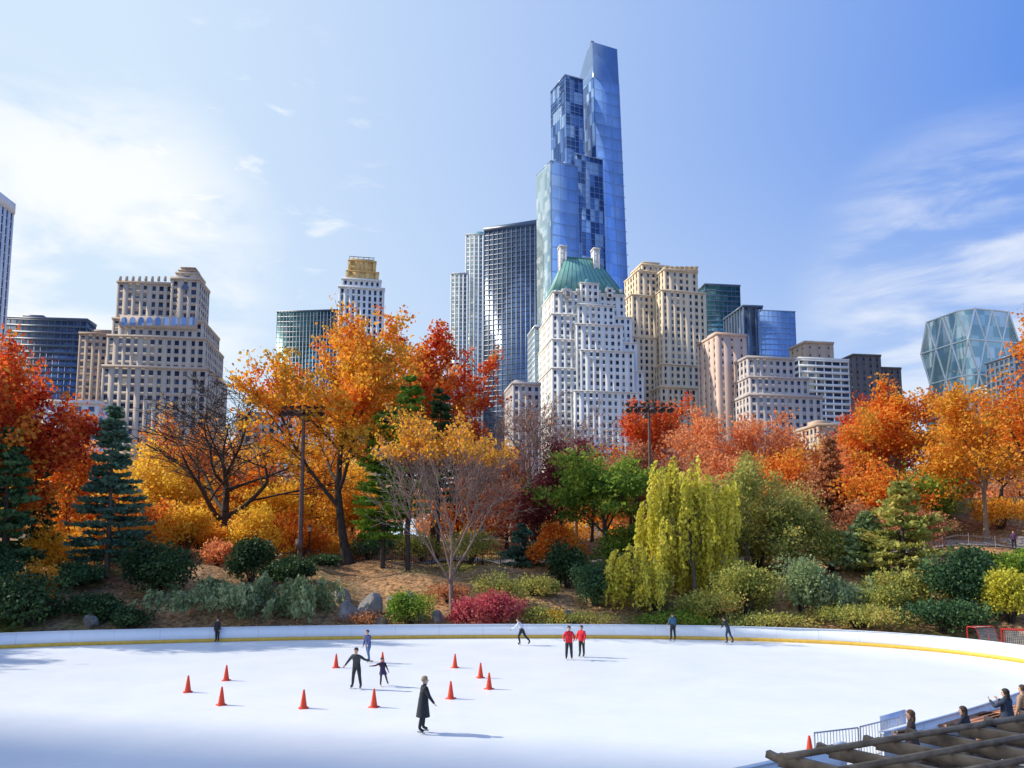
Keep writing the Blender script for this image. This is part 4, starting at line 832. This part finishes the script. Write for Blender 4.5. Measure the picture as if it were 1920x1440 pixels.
# ---------------------------------------------------------------- light, sky, camera
SUN_AZ=-78; SUN_EL=35
sd=Vector((math.sin(R(SUN_AZ))*math.cos(R(SUN_EL)),math.cos(R(SUN_AZ))*math.cos(R(SUN_EL)),math.sin(R(SUN_EL))))
l=bpy.data.lights.new('sun','SUN'); l.energy=5.0; l.angle=R(.7); l.color=(1,.93,.80); o=bpy.data.objects.new('sun',l); o.rotation_euler=sd.to_track_quat('Z','Y').to_euler(); link(o)
w=bpy.data.worlds.new('World'); scene.world=w; w.use_nodes=True; n=w.node_tree; N=n.nodes; L=n.links; N.clear()
out=N.new('ShaderNodeOutputWorld'); bg=N.new('ShaderNodeBackground'); bg.inputs[1].default_value=.15; L.new(bg.outputs[0],out.inputs[0])
sky=N.new('ShaderNodeTexSky'); sky.sky_type='NISHITA'; sky.sun_disc=False; sky.sun_elevation=R(SUN_EL); sky.sun_rotation=R(SUN_AZ); sky.dust_density=1.2; sky.air_density=1.0; sky.ozone_density=1.6
tc=N.new('ShaderNodeTexCoord'); nrm=N.new('ShaderNodeVectorMath'); nrm.operation='NORMALIZE'; L.new(tc.outputs['Generated'],nrm.inputs[0])
def dotmap(d,a,b_,smooth=True,o0=0,o1=1):
    dp=N.new('ShaderNodeVectorMath'); dp.operation='DOT_PRODUCT'; dp.inputs[1].default_value=d; L.new(nrm.outputs[0],dp.inputs[0])
    mr=N.new('ShaderNodeMapRange'); mr.interpolation_type='SMOOTHSTEP' if smooth else 'LINEAR'; mr.inputs[1].default_value=a; mr.inputs[2].default_value=b_; mr.inputs[3].default_value=o0; mr.inputs[4].default_value=o1; L.new(dp.outputs['Value'],mr.inputs[0]); return mr.outputs[0]
def mask(u,v,c0,c1): return dotmap(Vector(ray(u,v)).normalized(),math.cos(R(c0)),math.cos(R(c1)))
def cl(scale,st,rot,lo,hi,detail=7):
    mp=N.new('ShaderNodeMapping'); mp.inputs['Scale'].default_value=st; mp.inputs['Rotation'].default_value=rot; L.new(nrm.outputs[0],mp.inputs[0])
    no=N.new('ShaderNodeTexNoise'); no.inputs['Scale'].default_value=scale; no.inputs['Detail'].default_value=detail; no.inputs['Roughness'].default_value=.55; no.inputs['Distortion'].default_value=.4; L.new(mp.outputs[0],no.inputs['Vector'])
    mr=N.new('ShaderNodeMapRange'); mr.inputs[1].default_value=lo; mr.inputs[2].default_value=hi; mr.interpolation_type='SMOOTHSTEP'; L.new(no.outputs[0],mr.inputs[0]); return mr.outputs[0]
def mth(op,a,b_):
    m=N.new('ShaderNodeMath'); m.operation=op; m.use_clamp=True
    for i,x in enumerate((a,b_)):
        if isinstance(x,(int,float)): m.inputs[i].default_value=x
        else: L.new(x,m.inputs[i])
    return m.outputs[0]
def mixc(f,a,b_):
    m=N.new('ShaderNodeMixRGB')
    if isinstance(f,float): m.inputs[0].default_value=f
    else: L.new(f,m.inputs[0])
    L.new(a,m.inputs[1])
    m.inputs[2].default_value=(*b_,1); return m.outputs[0]
base=mixc(.8,sky.outputs[0],(.40,1.7,6.0))
ha=dotmap(Vector((math.sin(R(SUN_AZ)),math.cos(R(SUN_AZ)),.1)).normalized(),-.40,.60,False,0,.95)
hb=dotmap(Vector((0,0,1)),.50,.02,True,0,.72)
hz=mth('SUBTRACT',1.0,mth('MULTIPLY',mth('SUBTRACT',1.0,ha),mth('SUBTRACT',1.0,hb)))
base=mixc(hz,base,(4.6,5.6,6.6))
f1=mth('MULTIPLY',mask(150,500,14,5),cl(5,(1,1,2.2),(0,0,0),.34,.58))
f2=mth('MULTIPLY',mth('MULTIPLY',mask(1860,570,13,3),cl(6,(1,1,4.0),(0,R(-14),0),.34,.66)),.65)
f3=mth('MULTIPLY',mth('MULTIPLY',mask(480,320,11,3),cl(16,(1,1,3),(0,0,0),.56,.78)),.7)
fac=mth('ADD',mth('ADD',f1,f2),f3)
fin=mixc(fac,base,(6.5,6.7,6.9)); L.new(fin,bg.inputs[0])
cam=bpy.data.cameras.new('camera'); cam.sensor_width=36; cam.lens=36*F/1920; cam.shift_y=(PPV-720)/1920; cam.clip_end=6000; cam.clip_start=.1
co=bpy.data.objects.new('camera',cam); co.location=(0,0,EYE); co.rotation_euler=(R(90)+PIT,0,0); link(co); scene.camera=co
scene.view_settings.view_transform='Standard'; scene.view_settings.look='None'; scene.view_settings.exposure=0
